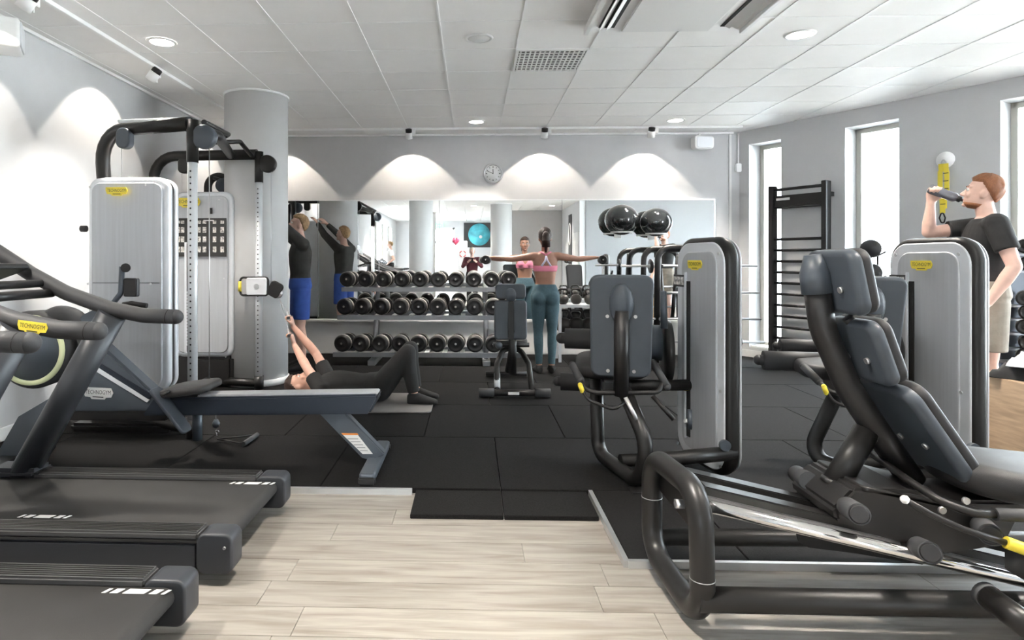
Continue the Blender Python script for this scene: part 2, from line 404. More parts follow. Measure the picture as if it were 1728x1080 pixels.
# rear walls, seen in the mirror
EX = (CORN+wdir*RWL)
dx0, dx1 = -1.75, -.75       # entrance door
mb = MB()
for x0, x1, z0, z1 in ((LX-.2, dx0, -.1, CZ+.2), (dx1, 3.2, -.1, CZ+.2), (dx0, dx1, 2.7, CZ+.2)): mb.box(((x0+x1)/2, RY-.1, (z0+z1)/2), (x1-x0, .2, z1-z0))
struct('wall_rear', mb, 'wall')
struct('wall_inner', MB().box((3.12, (-4.4-1.0)/2-0, CZ/2), (.18, 3.4, CZ+.2)), 'wall')
struct('wall_inner_rear', MB().box((3.12, -7.2, CZ/2), (.18, 5.6, CZ+.2)), 'wall')
struct('wall_recess', MB().box((2.15, -4.5, CZ/2), (1.9, .16, CZ+.2)), 'wall')
struct('wall_side', MB().box((5.2, -1.05, CZ/2), (4.0, .16, CZ+.2)), 'wall_darkened')
d = MB(); 
for b in ((dx0, dx0+.09, 0, 2.7), (dx1-.09, dx1, 0, 2.7), (dx0, dx1, 2.61, 2.7), (dx0, dx1, 2.02, 2.14), (dx0, dx1, 0, .12)): d.box(((b[0]+b[1])/2, RY-.05, (b[2]+b[3])/2), (b[1]-b[0], .1, b[3]-b[2]))
dr = struct('door_1', d, 'whiteplastic', .004)
part('pane', MB().box(((dx0+dx1)/2, RY-.06, 1.07), (.82, .01, 1.9)), 'glass', dr)
part('pane', MB().box(((dx0+dx1)/2, RY-.06, 2.375), (.82, .01, .47)), 'glass', dr)
part('door_emblem', MB().tube([V((-1.25+.33*math.cos(a*PI/12), RY-.045, 1.35+.33*math.sin(a*PI/12))) for a in range(24)], .008, 0, 6, True), 'rackgray', dr)
# left wall windows far behind the camera (seen only in the mirror)
for i, y in enumerate((-4.6, -6.2, -7.8)):
    wf = struct('window_%d' % (len(wins)+1+i), MB().box((LX+.02, y, 1.45), (.05, .75, 2.3)), 'winframe', .004)
    part('pane', MB().box((LX+.05, y, 1.45), (.012, .65, 2.2)), mat('bright_window_%d' % i, (.8, .85, .9), .2, emit=(.85, .93, 1), estr=8.0) if i == 0 else M_bw, wf)
    if i == 0: M_bw = bpy.data.materials['bright_window_0']
# ceiling: slab, tiles, T-bars
wo_ = WT+.06; ce_ = CORN+wdir*RWL-wn*wo_; cc_ = CORN-wn*wo_
struct('ceiling', MB().prism([(LX-.25, BY+.25), (cc_.x, BY+.25), (cc_.x, cc_.y), (ce_.x, ce_.y), (ce_.x, RY-.3), (LX-.25, RY-.3)], Matrix.Translation((0, 0, CZ+.12)), .12), 'grid')
ceil = bpy.data.objects['ceiling']
P0x, P0y, PT = .356, 4.44, .591
def clip_right(poly):
    """keep the part of a polygon inside the room (left of the right wall)"""
    out = []; f = lambda p: (V((p[0], p[1], 0))-CORN).dot(wn)-.004
    for i in range(len(poly)):
        a, b = poly[i], poly[(i+1) % len(poly)]; fa, fb = f(a), f(b)
        if fa >= 0: out.append(a)
        if (fa >= 0) != (fb >= 0):
            t = fa/(fa-fb); out.append((a[0]+(b[0]-a[0])*t, a[1]+(b[1]-a[1])*t))
    return out
cols = [V((-2.23, 6.40, .316)), V((-1.42, -.55, .33)), V((-1.62, -5.3, .33)), V((.87, -2.0, .32))]
far = MB(); seen = []; I = Matrix.Identity(4)
i0 = int((LX-P0x)/PT)-1
for i in range(i0, 22):
    for j in range(-26, 8):
        x0 = P0x+i*PT+.008; x1 = x0+PT-.016; y0 = P0y+j*PT+.006; y1 = y0+PT-.012
        x0 = max(x0, LX+.02); y1 = min(y1, BY-.02); y0 = max(y0, RY+.01)
        if x1-x0 < .02 or y1-y0 < .02: continue
        cass = (-.02 < 0) and (i in (1, 2) and j in (-1, -2))
        poly = clip_right([(x0, y0), (x1, y0), (x1, y1), (x0, y1)])
        if len(poly) < 3: continue
        if j >= -1 and x1 < 7: seen.append((poly, x0, y0, i, j))
        else: far.prism(poly, Matrix.Translation((0, 0, CZ+.012)), .024)
for poly, x0, y0, i, j in seen:
    zz = CZ+.012+random.uniform(0, .0015)
    if i == 0 and j == 2-1+0 and False: continue
    part('ceiling_tile', MB().prism(poly, Matrix.Translation((0, 0, zz)), .024), 'ceil', ceil)
part('far_ceiling_tiles', far, 'ceil', ceil, kind='stuff')
for i in range(i0, 14):
    x = P0x+i*PT
    if x < LX+.03: continue
    y1 = BY-.02 if x < CXR else BY-(x-CXR)/.621-.03
    if y1 > 1: part('grid_bar', MB().box((x, (y1-3)/2, CZ+.0065), (.0155, y1+3, .02)), 'grid', ceil)
for j in range(-1, 7):
    y = P0y+j*PT
    x1 = CXR+.621*(BY-y)-.03
    part('grid_bar', MB().box(((LX+x1)/2, y, CZ+.0075), (x1-LX, .0120, .019)), 'grid', ceil)
struct('trim_1', MB().box((LX+.012, (BY-3)/2, CZ-.012), (.024, BY+3, .024)), 'grid')
struct('trim_2', MB().box((.1, BY-.012, CZ-.012), (6.7, .024, .024)), 'grid')
# skirting
struct('baseboard_back', MB().box((.13, BY-.008, TT+.045), (6.8, .016, .09)), 'whiteplastic', .003)
struct('baseboard_left', MB().box((LX+.008, 4, TT+.045), (.016, 8.7, .09)), 'whiteplastic', .003)
mb = MB(); wbox(mb, 0, wins[0][0]+2.6, TT, TT+.09, -.016, 0); struct('baseboard_right', mb, 'whiteplastic')
struct('wall_dado', MB().box((.05, BY-.012, .255+TT/2), (6.5, .022, .45)), 'wall_white')
struct('trim_3', MB().box((.05, BY-.035, .478), (6.5, .07, .03)), 'whiteplastic', .004)
# mirrors
for a, b, q in ((-3.1, -2.085, 'left wall, mostly hidden by the round column'), (-2.08, -.445, 'back wall, its left edge beside the round column'), (-.44, 1.195, 'back wall directly under the round clock'), (1.2, 3.2, 'back wall behind the two black exercise balls')):
    mr = thing('wall_mirror', 'large frameless wall mirror panel on the '+q, 'mirror', ((a+b)/2, BY, .495), 0, 'mirror panels along the back wall')
    part('mirror_glass', MB().box(((a+b)/2, BY-.006, 1.293), (b-a-.004, .008, 1.594)), 'mirror', mr)
    part('top_rail', MB().box(((a+b)/2, BY-.010, 2.094), (b-a-.004, .018, .012)), 'alu', mr)
    if b > 3: part('end_rail', MB().box((b+.004, BY-.010, 1.293), (.012, .018, 1.6)), 'alu', mr)
# columns
for k, c in enumerate(cols):
    q = ['round pale grey structural column beside the pulley machine', 'round pale column directly behind the camera, seen in the mirror', 'round pale column far behind the camera, seen in the mirror', 'round pale column seen in the mirror beside the globe poster'][k]
    m = Matrix.Translation((c.x, c.y, 0)); mb = MB().lathe([(c.z, 0), (c.z, CZ-.002)], m, 56)
    o = single('round_column', mb, 'column', q, 'column', (c.x, c.y, 0))
    part('ceiling_collar', MB().lathe([(c.z+.001, CZ-.02), (c.z+.012, CZ-.018), (c.z+.012, CZ)], m, 56), 'grid', o)
    if k == 0: part('base_collar', MB().lathe([(c.z+.001, TT), (c.z+.012, TT), (c.z+.012, TT+.06), (c.z+.001, TT+.065)], m, 56), 'whiteplastic', o)
# ------------------------------------------------------------------ floors
fl = bpy.data.objects['floor']
PW = .182; nrow = 0
yy = 1.02
while yy < 3.5:
    x = -1.9-random.uniform(0, 1.2)
    while x < 3.6:
        L_ = 1.28
        part('floor_plank', MB().box((x+L_/2, yy+PW/2, -.006), (L_-.0018, PW-.0018, .012)), 'wood', fl, .0007)
        x += L_
    yy += PW; nrow += 1
rb = struct('rubber_floor', MB().box((-.2+1, (BY+3.44)/2, .005), (.1, .1, .008)), 'rubber')
RX0, RX1 = LX+.02, 8.6
YR = 3.43
def tile(x0, x1, y0, y1, th=TT):
    poly = clip_right([(x0+.002, y0+.002), (x1-.002, y0+.002), (x1-.002, y1-.002), (x0+.002, y1-.002)])
    if len(poly) > 2: part('rubber_tile', MB().prism(poly, Matrix.Translation((0, 0, th/2)), th), 'rubber', rb, .0025)
for r in range(5):
    y0 = YR+r; y1 = min(y0+1, BY-.01); x = .157-4+(0 if r % 2 == 0 else -.5)
    while x < 6.6:
        a, b = max(x, RX0), x+1
        if b > a+.02: tile(a, b, y0, y1)
        x += 1
for a, b in ((-.31, .157), (.157, .625)): tile(a, b, 3.09, YR, .022)
PX0 = .655
for x in (PX0, PX0+.5, PX0+1.5, PX0+2.5, PX0+3.5, PX0+4.5): tile(x, x+(.5 if x == PX0 else 1), 2.645, YR)
struct('trim_4', MB().box((PX0-.012, (2.63+YR)/2, TT/2), (.022, YR-2.63, TT+.003)), 'alu', .001)
struct('trim_5', MB().box((3.3, 2.632, TT/2), (5.3, .022, TT+.003)), 'alu', .001)
struct('trim_6', MB().box(((LX-.32)/2, YR-.013, TT/2), (-LX-.34, .024, TT+.003)), 'alu', .001)
# ------------------------------------------------------------------ outside
single('bounce_ground', MB().box((22, 4, -.9), (24, 50, .1)), 'outside', 'pale ground outside beyond the tall windows', 'ground')['kind'] = 'structure'
def tree(p, h, lab, seed):
    rnd = random.Random(seed); mb = MB()
    def br(a, d, L, r, n):
        b = a+d*L; mb.cyl(a, b, r, r*.65, 6, False)
        if n: 
            for _ in range(3):
                q = (d+V((rnd.uniform(-.6, .6), rnd.uniform(-.6, .6), rnd.uniform(-.1, .5)))).normalized(); br(a+d*L*rnd.uniform(.55, 1), q, L*.68, r*.55, n-1)
    br(V(p), V((0, 0, 1)), h*.36, .05, 5); return single('bare_tree', mb, 'bark', lab, 'tree', p)
a = O+ray(1475, 440)*16; tree((a.x, a.y, -.85), 3.1, 'thin leafless tree outside the middle tall window', 3)
a = O+ray(1712, 440)*11; tree((a.x, a.y, -.85), 3.9, 'thin leafless tree outside the window behind the drinking man', 5)
# ------------------------------------------------------------------ ceiling fittings and lamps
def lamp_area(name, loc, w, size, col=(1, .93, .84), parent=None):
    l = bpy.data.lights.new(name, 'AREA'); l.shape = 'DISK'; l.size = size; l.energy = w; l.color = col; l.spread = math.radians(95)
    o = bpy.data.objects.new(name, l); C.objects.link(o); o.location = loc; o.parent = parent
    if parent: o.location = V(loc)-parent.location
    return o
LK = 0
for x in (-2.41, .05, 2.46, 5.0, 7.4):
    for y in (7.65, 4.78, 1.9, -2.6, -5.6, -8.4):
        if (V((x, y, 0))-CORN).dot(wn) < .4: continue
        if x > 2.9 and y < -.9: continue
        if 1.0 < x < 3.1 and y < -4.3: continue
        if x == -2.41 and y == 7.65: continue
        on = not (x == .05 and y == 4.78); vis = {(-2.41, 4.78): 'over the silver cable machine housing', (.05, 7.65): 'ceiling near the back wall, above the clock', (2.46, 7.65): 'ceiling near the back wall, left of the white speaker', (2.46, 4.78): 'ceiling at the upper right, right of the air conditioner', (.05, 4.78): ''}
        lab = ('lit round ceiling downlight '+vis[(x, y)]) if on and (x, y) in vis else ('unlit round ceiling downlight left of the square vent grille' if not on else 'lit round ceiling downlight %s' % {1.9: 'above the machines, out of frame', -2.6: 'front of the rear hall, in the mirror', -5.6: 'middle of the rear hall, in the mirror', -8.4: 'near the entrance door, in the mirror'}.get(y, 'near the right wall')+({-2.41: ', on the left', .05: ', in the centre', 2.46: ', on the right', 5.0: ', by the windows', 7.4: ', far right'}[x]))
        t = thing('ceiling_downlight', lab, 'downlight', (x, y, CZ), 0, 'round ceiling downlights')
        part('trim_ring', MB().lathe([(.085, -.001), (.088, -.008), (.108, -.005), (.112, 0)], Matrix.Translation((x, y, CZ)), 32, False), 'whiteplastic', t)
        part('diffuser', MB().lathe([(.0, -.004), (.086, -.004), (.086, -.001)], Matrix.Translation((x, y, CZ)), 32, True), 'lamp' if on else 'lampoff', t)
        if on:
            lamp_area('downlight_lamp', (x, y, CZ-.012), DOWN_W, .16, parent=t)
def spotlight(p, tilt, rz, lab, pw=None, track_z=CZ):
    """white cylinder spot under a ceiling track, aimed down and towards the wall"""
    t = thing('track_spotlight', lab, 'spotlight', p, rz, 'track spotlights')
    W = Matrix.Translation(p) @ Matrix.Rotation(rz, 4, 'Z')
    part('adapter', MB().box((.06, 0, -.045), (.045, .06, .075), W), 'whiteplastic', t, .004)
    part('yoke', MB().box((.042, 0, -.085), (.012, .035, .09), W), 'whiteplastic', t, .002)
    H = W @ Matrix.Translation((0, 0, -.085)) @ Matrix.Rotation(tilt, 4, 'X')
    part('lamp_housing', MB().lathe([(.040, .035), (.046, .03), (.046, -.045), (.040, -.045), (.038, -.012)], H, 28), 'whiteplastic', t)
    part('heat_sink', MB().lathe([(.041, .036), (.041, .075), (.030, .08), (0.001, .08)], H, 28), 'black', t)
    l = bpy.data.lights.new('spot_lamp', 'SPOT'); l.energy = pw or SPOT_W; l.spot_size = math.radians(88); l.spot_blend = .10; l.color = (1, .90, .78); l.shadow_soft_size = .03
    o = bpy.data.objects.new('spot_lamp', l); C.objects.link(o)
    o.matrix_world = H @ Matrix.Translation((0, 0, -.012)); mw = o.matrix_world.copy()
    o.parent = t; o.matrix_parent_inverse = Matrix.Identity(4); o.matrix_basis = ROOTM[t.name] @ mw
    return t
for px, q in ((462, 'hidden behind the round column'), (690, 'above the left end of the dumbbell rack'), (919, 'above and right of the clock'), (1099, 'left of the white speaker')):
    p = wY(px, 232, 7.96); spotlight((p.x, 7.96, CZ-.012), math.radians(27.5), 0, 'white cylindrical spotlight on the back wall track, '+q)
tr = single('light_track', MB().box((.1, 7.985, CZ-.014), (6.6, .035, .028)), 'grid', 'white ceiling light track running along the back wall', 'light track', bevel=.002)
for y, q in ((3.80, 'in the upper left corner of the view'), (5.34, 'above the cable machine'), (7.5, 'behind the column'), (1.6, 'outside the frame')):
    if y > 1: spotlight((LX+.50, y, CZ-.012), math.radians(36), PI/2, 'white cylindrical spotlight on the left wall track, '+q)
spotlight((LX+.50, 2.0, CZ-.012), math.radians(36), PI/2, 'white cylindrical spotlight on the left wall track, just outside the view')
single('light_track', MB().box((LX+.51, 3.9, CZ-.014), (.035, 8.1, .028)), 'grid', 'white ceiling light track running along the left wall', 'light track', bevel=.002)
# vent grille
a = wZ(868, 118, CZ); 
gx0, gy0 = P0x, P0y+PT; t = thing('ceiling_vent_grille', 'white square egg-crate vent grille in the ceiling', 'vent', (gx0+PT/2, gy0+PT/2, CZ))
part('vent_frame', MB().box((gx0+PT/2, gy0+.012, CZ-.004), (PT-.01, .02, .01)).box((gx0+PT/2, gy0+PT-.012, CZ-.004), (PT-.01, .02, .01)).box((gx0+.012, gy0+PT/2, CZ-.004), (.02, PT-.01, .01)).box((gx0+PT-.012, gy0+PT/2, CZ-.004), (.02, PT-.01, .01)), 'grid', t)
mb = MB()
for k in range(14): mb.box((gx0+.04+k*(PT-.08)/13, gy0+PT/2, CZ-.004), (.012, PT-.05, .010))
for k in range(9): mb.box((gx0+PT/2, gy0+.04+k*(PT-.08)/8, CZ-.003), (PT-.05, .008, .008))
part('egg_crate', mb, 'grid', t, kind='stuff')
part('vent_backing', MB().box((gx0+PT/2, gy0+PT/2, CZ+.0005), (PT-.03, PT-.03, .003)), 'ventback', t)
# cassette air conditioner
cx, cy = 1.39, 4.08
t = thing('ceiling_air_conditioner', 'white square cassette air conditioner in the ceiling', 'air conditioner', (cx, cy, CZ))
part('return_panel', MB().slab(frame((cx, cy, CZ-.035), (1, 0, 0), (0, 1, 0)), .62, .98, .02, .01, .004), 'whiteplastic', t)
part('casing', MB().box((cx, cy, CZ-.014), (1.14, 1.05, .028)), 'grid', t, .004)
for sx in (-1, 1):
    part('louvre_slot', MB().box((cx+sx*.43, cy, CZ-.031), (.11, .86, .006)), 'dark', t)
    part('louvre', MB().box((0, 0, 0), (.045, .84, .004), Matrix.Translation((cx+sx*.415, cy, CZ-.040)) @ Matrix.Rotation(sx*.5, 4, 'Y')), 'whiteplastic', t)
    part('louvre', MB().box((0, 0, 0), (.04, .84, .004), Matrix.Translation((cx+sx*.465, cy, CZ-.042)) @ Matrix.Rotation(sx*.5, 4, 'Y')), 'whiteplastic', t)
    part('edge_rail', MB().box((cx+sx*.56, cy, CZ-.030), (.03, 1.04, .05)), 'whiteplastic', t, .003)
# speakers
def speaker(p, rz, lab, s=.26):
    t = thing('wall_speaker', lab, 'speaker', p, rz); W = Matrix.Translation(p) @ Matrix.Rotation(rz, 4, 'Z')
    part('cabinet', MB().slab(W @ frame((0, 0, 0), (1, 0, 0), (0, 0, 1)), s, s*.66, s*.5, s*.16, s*.08), 'whiteplastic', t)
    part('speaker_grille', MB().slab(W @ frame((0, -s*.255, 0), (1, 0, 0), (0, 0, 1)), s*.84, s*.54, s*.05, s*.12, s*.02), 'whitetube', t)
    part('bracket', MB().box((0, s*.30, s*.30), (s*.10, s*.5, s*.08), W).box((0, s*.3, s*.40), (s*.1, s*.12, s*.25), W), 'whiteplastic', t, .003)
p = wY(1185, 241, BY-.2); speaker(p, .15, 'white wall speaker near the ceiling, right of the spotlights')
p = wX(14, 62, LX+.16); speaker(p, PI/2+.55, 'white wall speaker high on the left wall at the photo edge', .30)
# clock
p = wY(832, 293, BY-.02); t = thing('wall_clock', 'round white-faced wall clock above the mirrors', 'clock', p)
m = frame(p, (1, 0, 0), (0, 0, 1))
part('clock_rim', MB().lathe([(.108, -.018), (.128, -.018), (.132, 0), (.128, .016), (.112, .018), (.108, .004)], m, 48), 'steel', t)
part('clock_face', MB().lathe([(.001, -.004), (.110, -.004), (.110, .004), (.001, .005)], m, 48), 'whiteplastic', t)
for k in range(12):
    a = k*PI/6; part('hour_mark', MB().box((0, .088, .006), (.006 if k % 3 else .010, .018, .002), m @ Matrix.Rotation(a, 4, 'Z')), 'badgedark', t)
part('hour_hand', MB().box((0, .028, .008), (.009, .062, .002), m @ Matrix.Rotation(.02, 4, 'Z')), 'badgedark', t)
part('minute_hand', MB().box((0, .040, .010), (.006, .092, .002), m @ Matrix.Rotation(1.15, 4, 'Z')), 'badgedark', t)
# conduit and switch
t = thing('wall_switch', 'small white switch box with a white conduit, in the back right corner', 'switch', wY(1246, 283, BY-.02))
a = wY(1246, 283, BY-.03); part('switch_box', MB().box(a, (.075, .04, .11)), 'whiteplastic', t, .008)
part('conduit', MB().tube([V((a.x, BY-.02, a.z+.05)), V((a.x, BY-.02, CZ-.02))], .010, 0), 'whiteplastic', t)
struct('trim_7', MB().box((CXR-.12, BY-.008, 1.5), (.03, .014, 2.9)), 'wall_white')
# ------------------------------------------------------------------ treadmills
def treadmill():
    """built with its rear end at x=0, belt along -x, width centred on y; z from the floor"""
    t = thing('treadmill', 'x', 'treadmill', (0, 0, 0), 0, 'treadmills'); L_ = 1.98; W = .76
    z0, z1 = .055, .205
    for s in (-1, 1):
        r = part('foot_rail', MB().box((-L_/2-.06, s*(W/2-.055), z1-.012), (L_-.12, .105, .030)), 'treadrail', t, .008)
        g = MB()
        for k in range(6): g.box((-L_/2-.06, s*(W/2-.055)+(-.034+k*.0135), z1+.004), (L_-.14, .005, .003))
        part('grip_rib', g, 'black', r, kind='stuff')
        sc = part('side_cover', MB().box((-L_/2-.06, s*(W/2-.03), z1-.093), (L_-.12, .055, .115)), 'treadside', t, .012)
        part('shadow_gap', MB().box((-L_/2-.06, s*(W/2-.0285), z1-.031), (L_-.12, .053, .010)), 'dark', t)
        e = part('rear_end_cap', MB().slab(frame((-.052, s*(W/2-.0515), (.048+z1)/2+.001), (1, 0, 0), (0, 0, 1)), .145, z1-.048+.002, .108, .034, .009, 8), 'treadside', t)
        part('cap_bolt', MB().cyl((-.01, s*(W/2+.002), z1-.05), (-.01, s*(W/2+.008), z1-.05), .006, n=8), 'steel', e)
        part('levelling_foot', MB().cyl((-.24, s*(W/2-.10), .0), (-.24, s*(W/2-.10), z0+.03), .026, n=14), 'black', t)
        part('levelling_foot', MB().cyl((-L_+.2, s*(W/2-.06), .0), (-L_+.2, s*(W/2-.06), z0+.03), .026, n=14), 'black', t)
    bw = W-.21; r_ = .034; prof = []
    P = []
    for i in range(9):
        a = -PI/2+PI*i/8; P.append((-.05+r_*math.cos(a), z1-.022-r_+r_*math.sin(a)))
    P = [(-L_+.25, z1-.022-2*r_)]+P+[(-L_+.25, z1-.022)]
    mb = MB(); k = len(P); vs = [V((x, y, z)) for y in (-bw/2, bw/2) for x, z in P]
    mb.add(vs, [tuple(range(k)), tuple(range(k, 2*k))[::-1]]+[(i, (i+1) % k, k+(i+1) % k, k+i) for i in range(k)], [False, False]+[True]*k)
    b = part('belt', mb, 'belt', t)
    def stripes(x, y, sg):
        for dx, w_ in ((-.100, .012), (-.066, .026), (0, .072), (.066, .026), (.100, .012)):
            vs = [V((x+dx-w_/2, y-.014, z1-.0215)), V((x+dx+w_/2, y-.014, z1-.0215)), V((x+dx+w_/2+.012, y+.014, z1-.0215)), V((x+dx-w_/2+.012, y+.014, z1-.0215))]
            vs += [v+V((0, 0, .0012)) for v in vs]
            part('belt_mark', MB().add(vs, [(0, 3, 2, 1), (4, 5, 6, 7), (0, 1, 5, 4), (1, 2, 6, 5), (2, 3, 7, 6), (3, 0, 4, 7)]), 'print', b)
    stripes(-.135, bw/2-.03, 1); stripes(-.88, -bw/2+.085, 1)
    part('motor_hood', MB().slab(frame((-L_+.16, 0, .17), (1, 0, 0), (0, 0, 1)), .50, .24, W-.02, .09, .03), 'treadside', t)
    part('under_frame', MB().box((-L_/2, 0, z0+.02), (L_-.3, W-.16, .03)), 'black', t)
    for s in (-1, 1):
        y = s*(W/2-.055); yy = s*(W/2-.02)
        u = part('upright', MB().tube([(-1.36, y, z1-.03), (-.885, y, 1.01)], .068, 0, 28), 'treadside', t, label='thick slanted dark upright tube')
        part('upright_base', MB().box((-1.37, y, z1), (.26, .15, .05)), 'treadside', u, .02)
        hp = [(-.555, y, .995), (-.72, y, 1.00), (-.90, y, 1.035), (-1.13, y, 1.115), (-1.32, y, 1.215), (-1.50, y, 1.33), (-1.72, y, 1.45)]
        h = part('handrail', MB().tube(hp, .0375, .35, 20), 'grip', t)
        part('handrail_end', MB().sphere((-.555, y, .995), .0375, 18), 'grip', h)
        part('handrail_collar', MB().tube([(-.592, y, .996), (-.596, y, .9965)], .0379, 0, 20), 'dark', h)
    for z, x, m_, r in ((1.115, -1.20, 'black', .022), (1.165, -1.24, 'black', .020)):
        part('cross_bar', MB().tube([(x, -(W/2-.06), z), (x, W/2-.06, z)], r, 0, 14), m_, t)
    part('accessory_tray', MB().slab(frame((-1.45, 0, 1.20), (0, 1, 0), (1, 0, .35)), W-.16, .34, .03, .04, .01), 'black', t)
    c = part('console', MB().slab(frame((-1.74, 0, 1.50), (0, 1, 0), (-.45, 0, .9)), .60, .42, .06, .05, .02), 'black', t)
    part('console_screen', MB().slab(frame((-1.712, 0, 1.512), (0, 1, 0), (-.45, 0, .9)), .52, .33, .01, .02, .003), 'screen', c)
    m = frame((-.80, -(W/2-.055)-.0375, 1.012), (1, 0, -.12), (0, 0, 1))
    badge(t, m, .125)
    return t
T1 = treadmill(); T1['label'] = 'black treadmill nearer the rower, its grooved deck ending left of the rubber mats'
T2 = copy_tree(T1); T2['label'] = 'black treadmill in the bottom left corner, closest to the camera'
T1.location = (-.955, 2.80, 0); T2.location = (-.985, 1.79, 0); T1.rotation_euler[2] = T2.rotation_euler[2] = -.012
# far treadmills, only in the mirror
for y, q in ((-4.2, 'middle'), (-5.4, 'farther')):
    c = copy_tree(T1); c.location = (-1.75, y, 0); c['label'] = 'black treadmill seen only in the mirror, the %s one of the far row' % ('nearer' if q == 'middle' else 'farther')
# ------------------------------------------------------------------ rower
t = thing('rowing_machine', 'dark blue-grey rowing machine behind the treadmill, with long rail and round flywheel', 'rowing machine', (-1.7, 3.80, TW))
YR0 = 3.80
def R(px, py, dy=0): return wY(px, py, YR0+dy)
def pxpoly(pts, Y, th, mb=None):
    mb = mb or MB(); ps = [wY(x, y, Y) for x, y in pts]; m = Matrix.Translation((0, Y, 0)) @ Matrix(((1, 0, 0, 0), (0, 0, -1, 0), (0, 1, 0, 0), (0, 0, 0, 1)))
    return mb.prism([(p.x, p.z) for p in ps], m, th)
part('seat_rail', pxpoly([(270, 668), (640, 661), (641, 668), (627, 694), (250, 697)], YR0, .16), 'rowerdark', t, .012)
part('rail_top_strip', pxpoly([(275, 663.5), (638, 658.5), (640, 662), (275, 668)], YR0, .11), 'silver', t, .003)
b = part('body_shell', pxpoly([(145, 575), (170, 571), (262, 655), (290, 668), (300, 690), (130, 690), (100, 724), (58, 782), (-5, 778), (40, 700), (108, 660)], YR0, .12), 'rower', t, .014)
badge(b, frame(wY(166, 664, YR0-.064), (1, 0, -.04), (0, 0, 1)), .185, 'print', 'badgedark')
part('body_underside', pxpoly([(130, 690), (300, 690), (286, 707), (122, 706)], YR0, .10), 'black', t, .006)
part('top_channel', pxpoly([(148, 606), (160, 598), (268, 664), (258, 672)], YR0, .135), 'rowerdark', t, .004)
part('channel_edge', pxpoly([(150, 609), (156, 604), (262, 671), (258, 675)], YR0, .145), 'silver_light', t, .001)
part('front_foot', MB().slab(frame((R(30, 780).x, YR0, TW+.03), (1, 0, 0), (0, 1, 0)), .14, .56, .05, .03, .015), 'black', t)
rl = part('rear_leg', pxpoly([(537, 692), (582, 692), (652, 764), (628, 775), (612, 770)], YR0, .07), 'rower', t, .008)
lb = part('instruction_sticker', pxpoly([(578, 733), (603, 733), (629, 766), (612, 766)], YR0-.038, .003), 'print', rl)
part('sticker_stripe', pxpoly([(576, 731), (603, 731), (605, 734), (579, 734)], YR0-.0395, .003), 'orange', lb)
for k in range(5): part('print_line', pxpoly([(586+k*5.2, 740+k*5), (604+k*4, 740+k*5), (605+k*4, 741+k*5), (587+k*5.2, 741+k*5)], YR0-.0395, .003), 'rackgray', lb)
fx = R(628, 800, -.2).x
part('rear_foot', MB().slab(frame((R(634, 785).x+.0, YR0, TW+.035), (1, 0, 0), (0, 1, 0)), .09, .66, .05, .02, .012), 'rower', t)
for s in (-1, 1): part('foot_pad', MB().box((R(634, 785).x, YR0+s*.32, TW+.02), (.095, .05, .04)), 'black', t, .008)
# flywheel
fc = R(65, 588); m = frame(fc-V((0, .09, 0)), (1, 0, 0), (0, 0, 1))
fw = part('flywheel_housing', MB().lathe([(.001, -.09), (.205, -.09), (.235, -.07), (.24, .05), (.20, .075), (.001, .075)], frame(fc, (1, 0, 0), (0, 0, 1)), 48), 'grip', t)
part('flywheel_ring', MB().lathe([(.186, .072), (.186, .082), (.214, .082), (.216, .070)], frame(fc, (1, 0, 0), (0, 0, 1)), 56, False), 'lime', fw)
part('flywheel_disc', MB().lathe([(.001, .078), (.184, .080), (.186, .070)], frame(fc, (1, 0, 0), (0, 0, 1)), 48), 'rower', fw)
part('flywheel_arm', pxpoly([(100, 560), (150, 528), (168, 520), (178, 530), (120, 580)], YR0, .08), 'rower', t, .01)
part('shroud', MB().tube([R(70, 548), R(98, 527), R(135, 538), R(150, 580), R(160, 610)], .055, .2, 18), 'grip', t)
# screen arm
part('screen_arm', MB().tube([R(160, 555), R(196, 505), R(204, 495), R(206, 450)], .017, .05, 12), 'rower', t)
part('arm_joint', MB().cyl(R(212, 452, -.03), R(212, 452, .03), .028), 'black', t)
sc = part('display', MB().slab(frame(R(222, 485), (1, -.15, 0), (0, 0, 1)), .095, .115, .03, .012, .006), 'black', t)
part('display_screen', MB().slab(frame(R(222, 485)+V((-.002, -.0165, 0)), (1, -.15, 0), (0, 0, 1)), .085, .10, .004, .006, .002), 'screen', sc)
part('rowing_handle', MB().tube([R(208, 514), R(222, 512), R(248, 516)], .016, .01, 12), 'black', t)
kn = part('resistance_knob', MB().cyl(R(236, 654), R(236.5, 644), .026, n=20), 'black', t)
part('knob_cap', MB().cyl(R(236.5, 644.5), R(236.7, 642), .027, n=20), 'yellow', kn)
# foot plates, straps, seat
for s in (-1, 1):
    y = YR0+s*.14
    fp = part('foot_plate', MB().slab(frame(wY(288, 692, y), (0, 1, 0), V(wY(250, 650, y))-V(wY(312, 730, y))), .12, .33, .022, .03, .008), 'rower', t)
    part('foot_strap', MB().tube([wY(272, 668, y-.07), wY(284, 660, y-.05), wY(284, 660, y+.05), wY(272, 668, y+.07)], .012, .03, 8), 'black', fp)
st = part('seat', MB().slab(frame(R(322, 655)+V((0, 0, .002)), (1, 0, .14), (0, 1, 0)), .32, .34, .045, .10, .02, dome=.01), 'padtop', t)
part('seat_carriage', pxpoly([(298, 664), (345, 660), (335, 676), (300, 678)], YR0, .12), 'black', st, .006)
part('front_stub_leg', MB().tube([R(333, 690, .1), R(333, 742, .1)], .03, 0, 16), 'rower', t)
